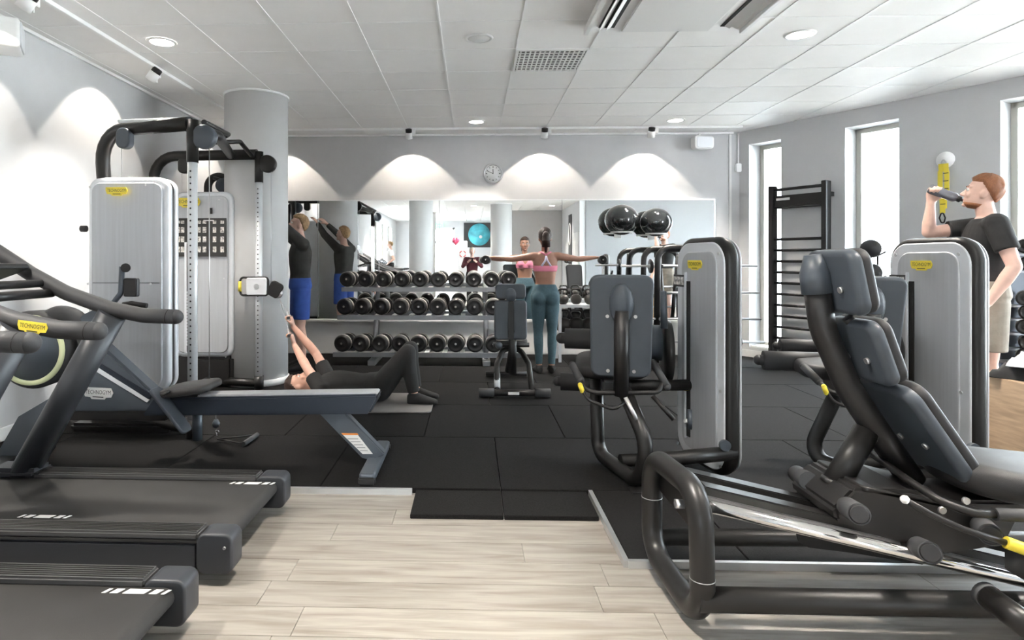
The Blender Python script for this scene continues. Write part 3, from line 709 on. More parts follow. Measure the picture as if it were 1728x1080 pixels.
# loose pull handle lying on the floor
t = thing('pull_handle', 'small black cable pull handle lying on the rubber floor under the rower rail', 'handle', wZ(400, 742, TW))
z = TW+.02
a, b, c = wZ(367, 741, z), wZ(415, 746, z), wZ(425, 737, z)
part('grip', MB().cyl(a+(b-a)*1.0+V((0, -.05, 0)), c+V((.02, .05, 0)), .017), 'grip', t)
part('strap', MB().tube([a, b+V((-.0, -.04, 0))], .006, 0, 8).tube([a, c+V((0, .04, 0))], .006, 0, 8), 'black', t)
part('snap_hook', MB().tube([a+V((0, 0, .0)), a+V((.01, 0, .06)), a+V((-.015, 0, .06))], .004, .01, 6, True), 'chrome', t)
part('rubber_stop', MB().lathe([(.004, 0), (.022, .012), (.026, .035), (.014, .06), (.001, .062)], Matrix.Translation(a+V((-.01, 0, .075))), 14), 'rower', t)
part('cable', MB().tube([a+V((-.01, 0, .13)), a+V((-.02, .0, .24))], .0035, 0, 6), 'steel', t)
# ------------------------------------------------------------------ double pulley machine
t = thing('cable_machine', 'tall silver dual pulley cable machine with two white perforated posts, against the left wall', 'exercise machine', (-2.4, 5.2, TW))
def housing(px0, px1, ytop, Y, th, zb, taper_px=0):
    """face plate with light silver bevelled trim and dark body behind"""
    a = wY(px0, ytop, Y); b = wY(px1, ytop, Y); zt = a.z; W_ = b.x-a.x; H_ = zt-zb
    ctr = V(((a.x+b.x)/2, Y, (zt+zb)/2)); F = lambda dy: frame(ctr+V((0, dy, 0)), (1, 0, 0), (0, 0, 1))
    h = part('weight_stack_cover', MB().slab(F(th*.30), W_, H_, th*.36, .10, .03, 8), 'silver_light', t)
    part('face_plate', MB().slab(F(th*.12-.014), W_-.09, H_-.09, .02, .07, .009, 8), 'silver', h)
    part('dark_gasket', MB().slab(F(th*.56), W_-.02, H_-.02, th*.20, .09, .01, 8), 'black', h)
    part('rear_cover', MB().slab(F(th*.80), W_, H_-.0, th*.28, .10, .02, 8), 'silver_light', h)
    return h, ctr, W_, H_
h, c, W_, H_ = housing(144, 283, 298, 4.56, .20, .30)
m = frame(wY(197, 323, 4.535), (1, 0, 0), (0, 0, 1)); badge(h, m, .165)
bolts(h, [wY(x, y, 4.535) for x, y in ((152, 316), (245, 312), (149, 479), (254, 479), (257, 647))], (0, -1, 0))
part('panel_seam', MB().box((c.x, 4.556, wY(0, 477, 4.56).z), (W_-.12, .008, .004)), 'black', h)
part('side_knob', MB().cyl(wY(146, 386, 4.62), wY(137, 386, 4.62), .024), 'grip', h)
part('lower_housing', MB().box((c.x, 4.66, .19), (W_-.03, .17, .30)), 'black', t, .03)
h2, c2, W2, H2 = housing(291, 392, 323, 6.05, .20, .33)
m = frame(wY(317, 342, 6.02), (1, 0, 0), (0, 0, 1)); badge(h2, m, .25)
part('lower_housing', MB().box((c2.x, 6.15, .19), (W2-.02, .17, .30)), 'black', t, .03)
ch = part('exercise_chart', MB().box(((wY(297, 0, 6.03).x+wY(382, 0, 6.03).x)/2, 6.03, (wY(0, 369, 6.03).z+wY(0, 433, 6.03).z)/2), (wY(382, 0, 6.03).x-wY(297, 0, 6.03).x, .006, wY(0, 369, 6.03).z-wY(0, 433, 6.03).z)), 'badgedark', h2)
for x in (301, 308, 336, 345, 362, 375):
    for y in (375, 388, 404, 421):
        a = wY(x, y, 6.024); part('chart_picture', MB().box(a, (.034, .004, .055 if y > 380 else .03)), 'photo', ch)
part('chart_title', MB().box(wY(352, 372, 6.024), (.10, .004, .008)), 'print', ch)
part('window_slot', MB().box(wY(356, 356, 6.024), (.028, .006, .06)), 'screen', h2)
part('weight_slot', MB().box((wY(319, 0, 6.03).x, 6.028, .92), (.045, .012, 1.06)), 'dark', h2)
part('slot_rail', MB().box((wY(314, 0, 6.03).x, 6.022, .92), (.02, .012, 1.08)), 'silver_light', h2)
for k in range(18): part('weight_plate', MB().box((wY(319, 0, 6.03).x, 6.02, .46+k*.030), (.034, .008, .020)), 'silver_light', h2)
bolts(h2, [wY(x, y, 6.02) for x, y in ((370, 337), (378, 470), (381, 602))], (0, -1, 0))
P1 = wY(325, 440, 4.36); P2 = wY(437, 440, 6.02)
zt1 = wY(325, 203, 4.36).z; zt2 = wY(437, 256, 6.02).z
for P, zt, nm, hx in ((P1, zt1, 'near', 200), (P2, zt2, 'far', 340)):
    z1 = zt-.30
    po = part('perforated_post', MB().cyl((P.x, P.y, TW+.10), (P.x, P.y, z1+.02), .034, n=24), 'whitetube', t, label='white tube with numbered holes')
    for k in range(40):
        z = TW+.18+k*(z1-.2-TW)/40; part('pin_hole', MB().cyl((P.x, P.y-.0345, z), (P.x, P.y-.030, z), .0065, n=8), 'black', po)
    part('post_head', MB().cyl((P.x, P.y, z1), (P.x, P.y, zt), .041, n=24), 'frame', t)
    part('post_foot', MB().cyl((P.x, P.y, TW), (P.x, P.y, TW+.13), .045, n=24), 'frame', t)
    hd = part('pulley_cover', MB().lathe([(.001, -.035), (.075, -.035), (.085, -.025), (.085, .025), (.075, .035), (.001, .035)], frame((P.x+.085, P.y, zt-.12), (1, 0, 0), (0, 0, 1)), 28), 'pad' if nm == 'near' else 'frame', t)
    part('cable', MB().cyl((P.x+.12, P.y, TW+.9 if nm == 'far' else TW+.25), (P.x+.12, P.y, zt-.16), .0035, n=6), 'steel', t)
zb1 = wY(240, 214, 4.45).z; XL1 = wY(159, 0, 4.52).x
part('arch_tube', MB().tube([(XL1, 4.66, 1.75), (XL1, 4.60, zb1), (P1.x-.02, P1.y+.0, zb1)], .050, .24, 22), 'frame', t)
zb2 = wY(350, 262, 6.05).z; XL2 = wY(258, 0, 6.1).x
part('arch_tube', MB().tube([(XL2, 6.14, 1.8), (XL2, 6.10, zb2), (P2.x-.02, P2.y, zb2)], .050, .24, 22), 'frame', t)
for a, Y in ((wY(211, 234, 4.47), 4.47), (wY(311, 280, 6.08), 6.08)):
    part('pulley_guard', MB().slab(frame(a, (1, 0, 0), (0, 0, 1)), .105, .15, .07, .045, .012), 'pad' if Y < 5 else 'frame', t)
part('cable_run', MB().cyl(wY(205, 238, 4.5), wY(205, 300, 4.5), .003, n=6).cyl(wY(307, 290, 6.1), wY(307, 323, 6.1), .003, n=6), 'steel', t)
part('bar_cap', MB().tube([wY(200, 213, 4.45)+V((0, 0, .035)), wY(320, 206, 4.4)+V((0, 0, .025))], .012, 0, 8), 'silver_light', t)
J = V((wY(390, 0, 6.05).x, 6.04, zb2))
part('link_beam', MB().tube([(P1.x-.08, P1.y+.02, zb1), (P1.x+.02, 4.75, zb1-.01), J], .042, .12, 18), 'frame', t)
part('pull_up_grip', MB().tube([(P1.x+.06, P1.y+.05, zb1+.02), wY(386, 227, 5.3), wY(378, 231, 5.3), wY(342, 231, 4.6)], .020, .05, 12), 'frame', t)
part('pull_up_grip', MB().tube([wY(362, 240, 5.2), wY(405, 239, 5.6), wY(424, 262, 5.98)], .021, .08, 12), 'frame', t)
part('base_beam', MB().tube([(P1.x, P1.y, TW+.06), (c.x+.1, 4.62, TW+.06), (c.x-.2, 4.66, TW+.06)], .04, .05, 16), 'frame', t)
part('base_beam', MB().tube([(P2.x, P2.y, TW+.06), (c2.x, 6.15, TW+.06)], .04, .05, 16), 'frame', t)
part('base_beam', MB().tube([(c.x+.05, 4.7, TW+.07), (c2.x+.05, 6.1, TW+.07)], .04, .05, 16), 'frame', t)
part('base_skid', MB().box((c.x, 4.62, TW+.03), (.75, .30, .06)), 'frame', t, .02)
# carriage on the far post
z = wY(430, 483, 6).z; x0 = P2.x
cg = part('pulley_carriage', MB().slab(frame((x0, P2.y-.05, z), (1, 0, 0), (0, 0, 1)), .20, .17, .05, .02, .01), 'silver_light', t)
part('carriage_frame', MB().tube([(x0-.16, P2.y-.06, z+.085), (x0+.11, P2.y-.06, z+.085), (x0+.11, P2.y-.06, z-.085), (x0-.16, P2.y-.06, z-.085)], .011, .03, 8, True), 'black', cg)
part('release_grip', MB().cyl((x0-.165, P2.y-.062, z-.05), (x0-.165, P2.y-.062, z+.05), .016), 'yellow', cg)
part('carriage_bolt', MB().cyl((x0, P2.y-.082, z), (x0, P2.y-.072, z), .025), 'steel', cg)
part('pulley_arm', MB().slab(frame((x0+.175, P2.y-.05, z-.03), (1, 0, -.55), (.55, 0, 1)), .13, .15, .035, .035, .008), 'black', cg)
part('pulley_wheel', MB().lathe([(.001, -.012), (.045, -.014), (.040, 0), (.045, .014), (.001, .012)], frame((x0+.205, P2.y-.05, z-.07), (1, 0, 0), (0, 0, 1)), 20), 'steel', cg)
HND = [wY(490, 541, 5.85), wY(491, 571, 5.7)]
for q in HND: part('cable', MB().cyl((x0+.21, P2.y-.05, z-.10), q, .0028, n=6), 'steel', cg)
# lat pulldown arch behind
t = thing('lat_pulldown', 'dark arched frame with a round pulley rising behind the second silver housing', 'exercise machine', (-2.45, 7.0, TW))
Y = 7.05
part('arch_tube', MB().tube([wY(351, 640, Y), wY(351, 300, Y), wY(383, 296, Y), wY(392, 600, Y)], .045, .2, 18), 'frame', t)
part('pulley_disc', MB().lathe([(.001, -.03), (.08, -.03), (.085, 0), (.08, .03), (.001, .03)], frame(wY(377, 313, Y-.15), (1, 0, 0), (0, 0, 1)), 24), 'pad', t)
part('pulley_bracket', MB().tube([wY(360, 300, Y-.1), wY(377, 305, Y-.1)], .02, 0, 8), 'black', t)
for y in (340, 372): part('slanted_pad', MB().box(wY(397, y, Y+.05), (.14, .05, .05), None), 'black', t)
part('base_tube', MB().tube([wY(351, 640, Y), wY(392, 640, Y)], .04, 0, 14), 'frame', t)
# ------------------------------------------------------------------ seated machines at the right
def tower(t, N, Fp, ztop, badge_px, seatz):
    """rounded weight tower; face plane from far point Fp to near point N, facing -x"""
    N, Fp = V(N), V(Fp); zb = TW+.02; u = (N-Fp).normalized(); W_ = (N-Fp).length+.02; H_ = ztop-zb
    c = (N+Fp)/2+V((0, 0, (zb+ztop)/2)); n = V((u.y, -u.x, 0)); n = n if n.x < 0 else -n
    uu = u if u.cross(V((0, 0, 1))).dot(n) > 0 else -u
    F = lambda d: frame(c+n*d, uu, (0, 0, 1))
    body = part('tower_rim', MB().slab(F(-.034), W_+.03, H_, .085, .15, .036, 10, en=6), 'frame', t)
    tr = part('silver_trim', MB().slab(F(.004), W_-.02, H_-.06, .02, .13, .010, 10), 'silver_light', body)
    part('face_plate', MB().slab(F(.012), W_-.15, H_-.17, .020, .09, .008, 10), 'silver', body)
    part('rear_cover', MB().slab(F(-.082), W_+.0, H_-.03, .014, .13, .006, 10), 'silver', body)
    P = lambda a, z, d=.024: c+uu*a+V((0, 0, z-c.z))+n*d      # a along the face towards the camera (+)
    s = 1 if (uu-u).length < .1 else -1
    part('weight_slot', MB().box((0, 0, 0), (.035, .95, .008), frame(P(-s*.10, .68), uu, (0, 0, 1))), 'dark', body)
    part('slot_rail', MB().box((0, 0, 0), (.018, 1.02, .02), frame(P(-s*.13, .70), uu, (0, 0, 1))), 'silver_light', body, .003)
    ch = part('exercise_chart', MB().box((0, 0, 0), (.13, .075, .004), frame(P(-s*.21, 1.155), uu, (0, 0, 1))), 'badgedark', body)
    for k in range(3): part('chart_picture', MB().box((0, 0, 0), (.030, .05, .003), frame(P(-s*.21+(k-1)*.04, 1.155, .0275), uu, (0, 0, 1))), 'photo', ch)
    pn = part('selector_pin', MB().cyl(P(-s*.10, .50, .02), P(-s*.10, .50, .055), .016), 'yellow', body)
    part('selector_pin', MB().cyl(P(-s*.10, .30, .02), P(-s*.10, .30, .05), .013), 'whiteplastic', body)
    badge(body, frame(P(badge_px, ztop-.165), uu, (0, 0, 1)), .155)
    bolts(body, [P(a, z) for a, z in ((-.22, ztop-.10), (.22, ztop-.10), (.235, .55), (-.22, .13), (.235, .13))], n, .009, .006)
    return P, n, u
def seated_machine(dx, lab, kind, N, Fp, ztop):
    t = thing('leg_machine', lab, 'exercise machine', (.95+dx, 3.7, TW), 0, 'seated leg machines')
    P, n, u = tower(t, N, Fp, ztop, -.03 if kind == 2 else -.03, .6)
    X = lambda x, y, z: V((x+dx, y, z))
    # frame
    if kind == 1:
        loop = [X(.78, 3.98, .62), X(.79, 3.95, TW+.045), X(.905, 3.42, TW+.045), X(.935, 3.36, .30), X(.86, 3.58, .55)]
        part('frame_loop', MB().tube(loop, .041, [0, .10, .12, .16, 0], 20), 'frame', t)
        part('foot_plate', MB().box(X(.905, 3.42, TW+.006), (.10, .09, .012)), 'frame', t, .004)
    else:
        loop = [X(.90, 3.80, .62), X(.735, 3.93, TW+.045), X(.95, 3.35, TW+.045), X(1.2, 3.30, TW+.045)]
        part('frame_loop', MB().tube(loop, .043, [0, .10, .12, 0], 20), 'frame', t)
    y2 = N[1]+.02
    part('tower_tube', MB().tube([X(.92, 3.40, .20), V((N[0]+.05, y2-.0, .205))], .040, 0, 18), 'frame', t)
    part('tower_tube', MB().tube([X(.86, 3.66, .12), V((N[0]+.03, y2+.22, .12))], .036, 0, 16), 'frame', t)
    part('tube_cap', MB().cyl(V((N[0]-.02, y2-.035, .26)), V((N[0]-.02, y2-.06, .26)), .03), 'pad', t)
    rz = Matrix.Rotation(-.16, 4, 'Z'); 
    piv = X(.83, 3.62, .62)
    T = Matrix.Translation(piv) @ rz
    TV = lambda v: T @ V(v)
    # seat
    part('seat', MB().slab(T @ frame((-.02, .26, .02), (1, 0, 0), (0, 1, .08)), .42, .44, .085, .12, .035, dome=.012), 'padtop', t)
    part('seat_bracket', MB().box((0, .12, -.06), (.16, .30, .07), T), 'black', t, .01)
    part('seat_beam', MB().tube([TV((-.02, .05, -.07)), V((P(-.1, .55).x, P(-.1, .55).y, .52))], .034, 0, 16), 'frame', t)
    # backrest leaning towards the camera
    lean = V((0, -.12, 1)) if kind == 1 else V((.24, -.20, 1))
    bm = T @ frame((.015, -.06, .0), (1, 0, 0), lean); 
    q = .30
    bk = part('backrest', MB().slab(bm @ Matrix.Translation((0, q, -.012)), .335, .57, .05, .05, .022, taper=.06), 'padtop', t)
    part('backrest_shell', MB().slab(bm @ Matrix.Translation((0, q, .022 if bm.to_3x3().col[2].y < 0 else -.022)), .335, .575, .035, .05, .015, taper=.06), 'pad', bk)
    sg = 1 if bm.to_3x3().col[2].y < 0 else -1
    part('spine_tube', MB().tube([bm @ V((0, -.08, sg*.065)), bm @ V((0, .40, sg*.062))], .040, 0, 18), 'black', t)
    part('spine_cap', MB().sphere((0, 0, 0), (.066, .115, .045), 20, bm @ Matrix.Translation((0, .43, sg*.045))), 'pad', t)
    bolts(bk, [bm @ V((x, y, sg*.038)) for x, y in ((-.075, .36), (.075, .36), (-.07, .05), (.07, .05))], bm.to_3x3().col[2]*sg, .010)
    # thigh and ankle rollers
    zr, za = (.79, .49) if kind == 1 else (.655, .42)
    def roller(name, a, b, r):
        o = part(name, MB().capsule(a, r*.0+r*.55, b, r*.55).cyl(a+(b-a)*.05, b-(b-a)*.03, r, n=22), 'padtop', t)
        o2 = part('roller_cap', MB().sphere(a, r*.5, 14), 'pad', o); return o
    if kind == 1:
        roller('thigh_roller', X(.565, 3.98, zr), X(1.0, 3.88, zr), .064)
        roller('ankle_roller', X(.56, 4.12, za), X(.95, 4.05, za), .058)
    else:
        roller('thigh_roller', X(.475, 4.00, zr), X(.95, 3.90, zr), .060)
        roller('ankle_roller', X(.66, 4.16, zr+.07), X(1.05, 4.1, zr+.07), .045)
    # cam discs and swing arm
    cpt = X(1.21, 3.93, .72)
    cm = frame(cpt, (0, 1, 0), (0, 0, 1)) if True else None
    part('cam_disc', MB().lathe([(.001, -.02), (.185, -.02), (.19, 0), (.185, .02), (.001, .02)], frame(cpt, (.15, .99, 0), (0, 0, 1)), 40), 'frame', t)
    part('cam_hub', MB().lathe([(.001, -.05), (.10, -.05), (.11, -.03), (.11, .05), (.001, .05)], frame(cpt-V((.09, 0, -.05)), (.15, .99, 0), (0, 0, 1)), 32), 'pad', t)
    part('swing_arm', MB().tube([cpt-V((.10, 0, 0)), X(1.0, 3.95, zr), X(.99, 4.0, za)], .028, .06, 14), 'black', t)
    if kind == 1: part('range_lever', MB().tube([X(1.13, 3.72, .88), X(1.13, 3.74, 1.10)], .020, 0, 12), 'rower', t)
    part('small_disc', MB().lathe([(.001, -.012), (.055, -.012), (.055, .012), (.001, .012)], frame(X(1.22, 3.55, .39), (.3, .95, 0), (0, 0, 1)), 24), 'pad', t)
    # side handles
    part('side_handle', MB().tube([X(.59, 3.66, .66), X(.635, 3.52, .56), X(.70, 3.50, .545), X(1.03, 3.50, .55), X(1.08, 3.56, .60), X(1.04, 3.66, .70)], .013, .05, 12), 'black', t)
    for a, b in ((X(.585, 3.68, .67), X(.618, 3.58, .60)), (X(1.045, 3.65, .69), X(1.09, 3.53, .575))): part('handle_grip', MB().capsule(a, .021, b, .021), 'grip', t)
    lv = part('release_lever', MB().tube([X(.60, 3.50, .585), X(.64, 3.48, .51), X(.78, 3.46, .46), X(.85, 3.5, .50)], .009, .06, 10), 'black', t)
    part('lever_tip', MB().capsule(X(.60, 3.50, .59), .013, X(.612, 3.495, .555), .013), 'yellow', lv)
    part('foot_lever', MB().tube([X(1.0, 3.5, .53), X(1.09, 3.42, .42)], .013, 0, 10), 'black', t)
    part('gas_strut', MB().tube([X(.84, 3.46, .53), X(.90, 3.42, .40)], .012, 0, 8), 'steel', t)
    return t
F1 = wD(1146, 440, 3.98); N1 = wD(1226, 440, 3.48)
seated_machine(0, 'seated leg machine with silver tower just right of the standing woman', 1, (N1.x, N1.y, 0), (F1.x, F1.y, 0), wY(1225, 398, N1.y).z)
F2 = wD(1505, 440, 3.98); N2 = wD(1642, 440, 3.42)
seated_machine(1.33, 'seated leg machine at the right, its silver tower in front of the drinking man', 2, (N2.x, N2.y, 0), (F2.x, F2.y, 0), wY(1640, 398, N2.y).z)
# ------------------------------------------------------------------ leg press in the foreground
t = thing('leg_press', 'black plate of a big horizontal leg press machine with three pads and chrome rails, in the right foreground', 'exercise machine', (1.6, 2.35, 0))
t['label'] = 'big black leg press machine with chrome rails and three slate back pads, right foreground'
YN, YF = 2.15, 2.62
xl = .765
lp = [(xl-.02, YF, .475), (xl-.02, YF, .085), (xl+.02, YN, .045), (xl+.01, YN, .49)]
part('end_loop', MB().tube(lp, .041, .12, 24, True, fn=9), 'frame', t)
for z0_, y_ in ((.30, YF), (.20, YN)): part('weld_ring', MB().cyl((xl-.02 if y_ == YF else xl+.0165, y_, z0_), (xl-.02 if y_ == YF else xl+.0165, y_, z0_+.003), .0422, n=24), 'steel', t)
part('floor_rail', MB().tube([(xl, YN+.0, .13), (3.3, YN-.02, .14)], .041, 0, 22), 'frame', t)
part('floor_rail', MB().tube([(xl, YF-.0, .135), (3.3, YF, .15)], .034, 0, 22), 'frame', t)
part('rail_end_plate', MB().slab(frame((xl+.01, (YN+YF)/2, .40), (0, 1, 0), (0, 0, 1)), YF-YN-.04, .13, .012, .02, .004), 'black', t)
for y, z in ((YF-.07, .455), (YN+.14, .40)):
    part('bolt', MB().cyl((xl-.03, y, z), (xl+.0, y, z), .018, n=6), 'steel', t)
slope = lambda x: .432-.227*(x-.80)
for y, r, x1 in ((YN+.05, .0215, 2.9), (YF-.12, .020, 2.9)):
    part('guide_rail', MB().tube([(.80, y, slope(.80)), (x1, y, slope(x1))], r, 0, 22), 'chrome', t)
for y in (YN+.14, YF-.18):
    part('channel_beam', MB().box((0, 0, 0), (2.1, .07, .030), Matrix.Translation((1.85, y, slope(1.85)+.035)) @ Matrix.Rotation(math.atan(.227), 4, 'Y')), 'frame', t, .004)
part('centre_beam', MB().box((0, 0, 0), (2.1, .14, .05), Matrix.Translation((1.85, (YN+YF)/2-.01, slope(1.85)-.02)) @ Matrix.Rotation(math.atan(.227), 4, 'Y')), 'silver', t, .004)
def pq(x, y, Y): return wY(x, y, Y)
part('skirt_plate', pxpoly([(1338, 878), (1346, 914), (1365, 924), (1446, 934), (1558, 953), (1582, 935), (1560, 900)], YN+.22, .01), 'black', t, .004)
cr = part('carriage_body', pxpoly([(1368, 832), (1372, 852), (1425, 872), (1545, 905), (1640, 890), (1660, 850), (1560, 820), (1490, 803), (1400, 800)], (YN+YF)/2-.02, .30), 'black', t, .012)
part('carriage_top', MB().slab(frame((1.53, 2.37, .452), (1, 0, -.20), (0, 1, 0)), .36, .31, .02, .03, .006), 'frame', t)
part('support_tube', MB().tube([wY(1408, 818, 2.36), wY(1462, 728, 2.40)], .045, 0, 22), 'frame', t)
part('support_collar', MB().tube([wY(1407, 820, 2.36), wY(1411, 812, 2.36)], .050, 0, 22), 'black', t)
YC = 2.40
sp = [wY(1375, 462, YC), wY(1388, 555, YC), wY(1432, 655, YC), wY(1492, 745, YC), wY(1540, 812, YC)]
part('spine_tube', MB().tube(sp, .046, .3, 24), 'black', t)
part('spine_cap', MB().tube([wY(1371, 430, YC), wY(1375, 462, YC), wY(1379, 495, YC)], lambda q: .030+.023*min(1, q*3.5), .05, 22), 'pad', t)
def lp_pad(name, c, ang, w, h, th, rc):
    """c pad centre; ang lean from vertical; width along y"""
    up = V((-math.sin(ang), 0, math.cos(ang))); m = frame(c, (0, 1, 0), up); s_ = 1 if m.to_3x3().col[2].x > 0 else -1
    b = part(name, MB().slab(m @ Matrix.Translation((0, 0, s_*.018)), w, h, th*.55, rc, .018, 8, dome=.0), 'padtop', t)
    part('pad_shell', MB().slab(m @ Matrix.Translation((0, 0, -s_*.012)), w+.004, h+.004, th*.62, rc, .022, 8), 'pad', b)
    for yy in (-.5, .5):
        q = m @ V((yy*w*.42, -h*.10, -s_*(.012+th*.31)))
        part('bolt', MB().cyl(q, q-m.to_3x3().col[2]*s_*.010, .012, n=12), 'steel', b)
    return b
lp_pad('headrest', wY(1405, 474, 2.37)+V((.03, 0, 0)), .20, .30, .235, .085, .05)
lp_pad('shoulder_pad', wY(1452, 588, 2.37)+V((.02, 0, 0)), .34, .28, .24, .085, .05)
lp_pad('back_pad', wY(1532, 718, 2.37)+V((.03, 0, 0)), .60, .31, .40, .085, .06)
part('pad_neck', MB().tube([wY(1430, 536, 2.37), wY(1440, 548, 2.37)], .02, 0, 10), 'black', t)
part('seat', MB().slab(frame((1.98, 2.33, .50), (1, 0, -.10), (0, 1, 0)), .56, .42, .11, .17, .045, 10, dome=.02), 'padtop', t)
part('seat_frame', MB().box((1.92, 2.35, .42), (.62, .24, .05)), 'black', t, .01)
bolts(t, [wY(1628, 844, 2.16), wY(1588, 860, 2.16)], (0, -1, 0), .012, .01)
for p0, p1, q in ((wY(1418, 848, 2.32), wY(1450, 868, 2.07), 0), (wY(1535, 915, 2.32), wY(1570, 933, 2.07), 1), (wY(1650, 880, 2.28), wY(1672, 903, 2.06), 2), (wY(1345, 800, 2.60), wY(1365, 812, 2.42), 3)):
    o = part('foot_peg', MB().cyl(p0, p1, .034, n=24), 'grip', t)
    if q < 3: part('peg_cap', MB().cyl(p1, p1+(p1-p0).normalized()*.006, .030, .026, n=24), 'padtop', o)
hb = part('seat_handle', MB().tube([wY(1470, 765, 2.5), wY(1535, 812, 2.2), wY(1590, 848, 2.08), wY(1640, 866, 2.05), wY(1690, 869, 2.05)], .013, .08, 12), 'frame', t)
part('handle_grip', MB().tube([wY(1678, 868, 2.05), wY(1790, 872, 2.05)], .020, 0, 14), 'grip', hb)
lv = part('release_lever', MB().tube([wY(1527, 843, 2.06), wY(1570, 868, 2.05), wY(1625, 893, 2.03), wY(1698, 916, 2.0)], .010, .05, 10), 'black', t)
part('lever_knob', MB().sphere(wY(1527, 843, 2.06), .014, 10), 'whiteplastic', lv)
part('lever_grip', MB().tube([wY(1697, 915, 2.0), wY(1760, 938, 1.98)], .019, 0, 12), 'yellow', lv)
part('front_strut', MB().tube([wY(1662, 1003, 2.05), wY(1760, 1075, 1.86)], .038, 0, 20), 'frame', t)
part('strut_cap', MB().tube([wY(1660, 1001.5, 2.054), wY(1670, 1009, 2.03)], .0395, 0, 20), 'grip', t)
part('rear_bracket', MB().box(wY(1728, 950, 2.1), (.05, .10, .09)), 'black', t, .006)
# footplate end, right of the frame
part('foot_platform', MB().box((0, 0, 0), (.04, .55, .75), Matrix.Translation((3.05, 2.37, .70)) @ Matrix.Rotation(.25, 4, 'Y')), 'frame', t, .01)
part('platform_post', MB().tube([(3.25, 2.37, .14), (3.15, 2.37, .9)], .045, 0, 16), 'frame', t)
part('platform_cross', MB().tube([(3.25, YN-.02, .13), (3.25, YF+.02, .13)], .041, 0, 16), 'frame', t)
# ------------------------------------------------------------------ adjustable bench
t = thing('adjustable_bench', 'adjustable weight bench with upright back pad, standing behind the woman to her left', 'bench', (.36, 5.9, TW))
t['label'] = 'adjustable weight bench with raised slate back pads, left of the standing woman'
Y = 5.72
a, b = wY(808, 661, Y), wY(929, 661, Y); z = TW+.045
part('front_foot_bar', MB().cyl((a.x, Y, z), (b.x, Y, z), .030, n=18), 'frame', t)
for p, q in ((a.x, a.x+.14), (b.x-.14, b.x)): part('rubber_foot', MB().cyl((p, Y, z), (q, Y, z), .040, n=20), 'grip', t)
part('foot_label', MB().box(((a.x+b.x)/2-.01, Y-.031, z), (.10, .003, .025)), 'print', t)
cx = (a.x+b.x)/2-.0
part('frame_arch', MB().tube([(cx-.16, Y, z), (cx-.15, Y+.25, .30), (cx-.08, Y+.42, .42), (cx+.08, Y+.42, .42), (cx+.15, Y+.25, .30), (cx+.16, Y, z)], .026, .10, 14), 'frame', t)
part('arch_sleeve', MB().tube([(cx-.158, Y+.03, z+.03), (cx-.153, Y+.17, .215)], .029, 0, 14), 'silver', t)
part('rear_foot_bar', MB().cyl((cx-.24, 6.75, z-.01), (cx+.20, 6.75, z-.01), .026, n=14), 'black', t)
part('main_beam', MB().tube([(cx, Y+.40, .40), (cx, 6.75, .10)], .034, 0, 14), 'black', t)
part('seat_post', MB().tube([(cx, 5.98, .62), (cx, 6.00, .20)], .038, 0, 16), 'black', t)
bx = wY(862, 0, 5.95).x
up = V((0, .06, 1))
for nm, y0, y1, w_ in (('headrest', 479, 505, .29), ('back_pad', 507, 574, .31)):
    za, zb = wY(862, y0, 5.95).z, wY(862, y1, 5.95).z; m = frame((bx, 5.99, (za+zb)/2), (1, 0, 0), up)
    o = part(nm, MB().slab(m @ Matrix.Translation((0, 0, -.02)), w_, za-zb, .055, .035, .02), 'padtop', t)
    part('pad_shell', MB().slab(m @ Matrix.Translation((0, 0, .02)), w_-.004, za-zb-.004, .035, .035, .014), 'pad', o)
part('back_channel', MB().box((bx, 5.93, wY(862, 540, 5.95).z), (.055, .04, .36)), 'black', t, .006)
part('spine_cap', MB().sphere((bx, 5.96, wY(862, 498, 5.95).z), (.055, .03, .07), 16), 'pad', t)
part('hinge_bar', MB().cyl(wY(832, 582, 6.0), wY(893, 582, 6.0), .022, n=14), 'black', t)
part('hinge_knob', MB().sphere(wY(842, 583, 5.95), .034, 14), 'pad', t)
part('seat_pad', MB().slab(frame((cx, 6.25, .50), (1, 0, 0), (0, 1, .1)), .30, .40, .06, .06, .02), 'padtop', t)
# ------------------------------------------------------------------ dumbbell rack
ZS = [wY(700, 599, 7.45).z, wY(700, 536, 7.62).z, wY(700, 488.5, 7.80).z]; YS = [7.45, 7.62, 7.80]
xa = wY(572, 0, 7.6).x; xb = wY(878, 0, 7.6).x
t = thing('dumbbell_rack', 'long grey three-shelf dumbbell rack in front of the mirrors', 'rack', ((xa+xb)/2, 7.8, TW))
for k, (z, y) in enumerate(zip(ZS, YS)):
    x0, x1 = (xa-.03*(2-k)/2-.01, xb)
    sh = part('shelf', MB().box(((x0+x1)/2, y, z), (x1-x0, .03, .055)), 'rackgray', t, .004, label='grey front rail')
    part('shelf_rail', MB().box(((x0+x1)/2, y+.30, z+.03), (x1-x0, .03, .055)), 'rackgray', t, .004)
    for q in range(11): part('saddle', MB().box((x0+.06+q*(x1-x0-.12)/10, y+.15, z+.022), (.055, .28, .015)), 'whiteplastic', sh)
for px in (634, 820):
    x = wY(px, 0, 7.75).x
    part('upright', MB().tube([(x, 7.62, TW+.03), (x, 7.99, 1.02)], .036, 0, 4, fn=1), 'rackgray', t)
    part('rack_foot', MB().box((x, 7.72, TW+.03), (.09, .62, .06)), 'rackgray', t, .005)
    part('foot_upright', MB().box((x, 7.86, .4), (.06, .05, .72)), 'rackgray', t, .004)
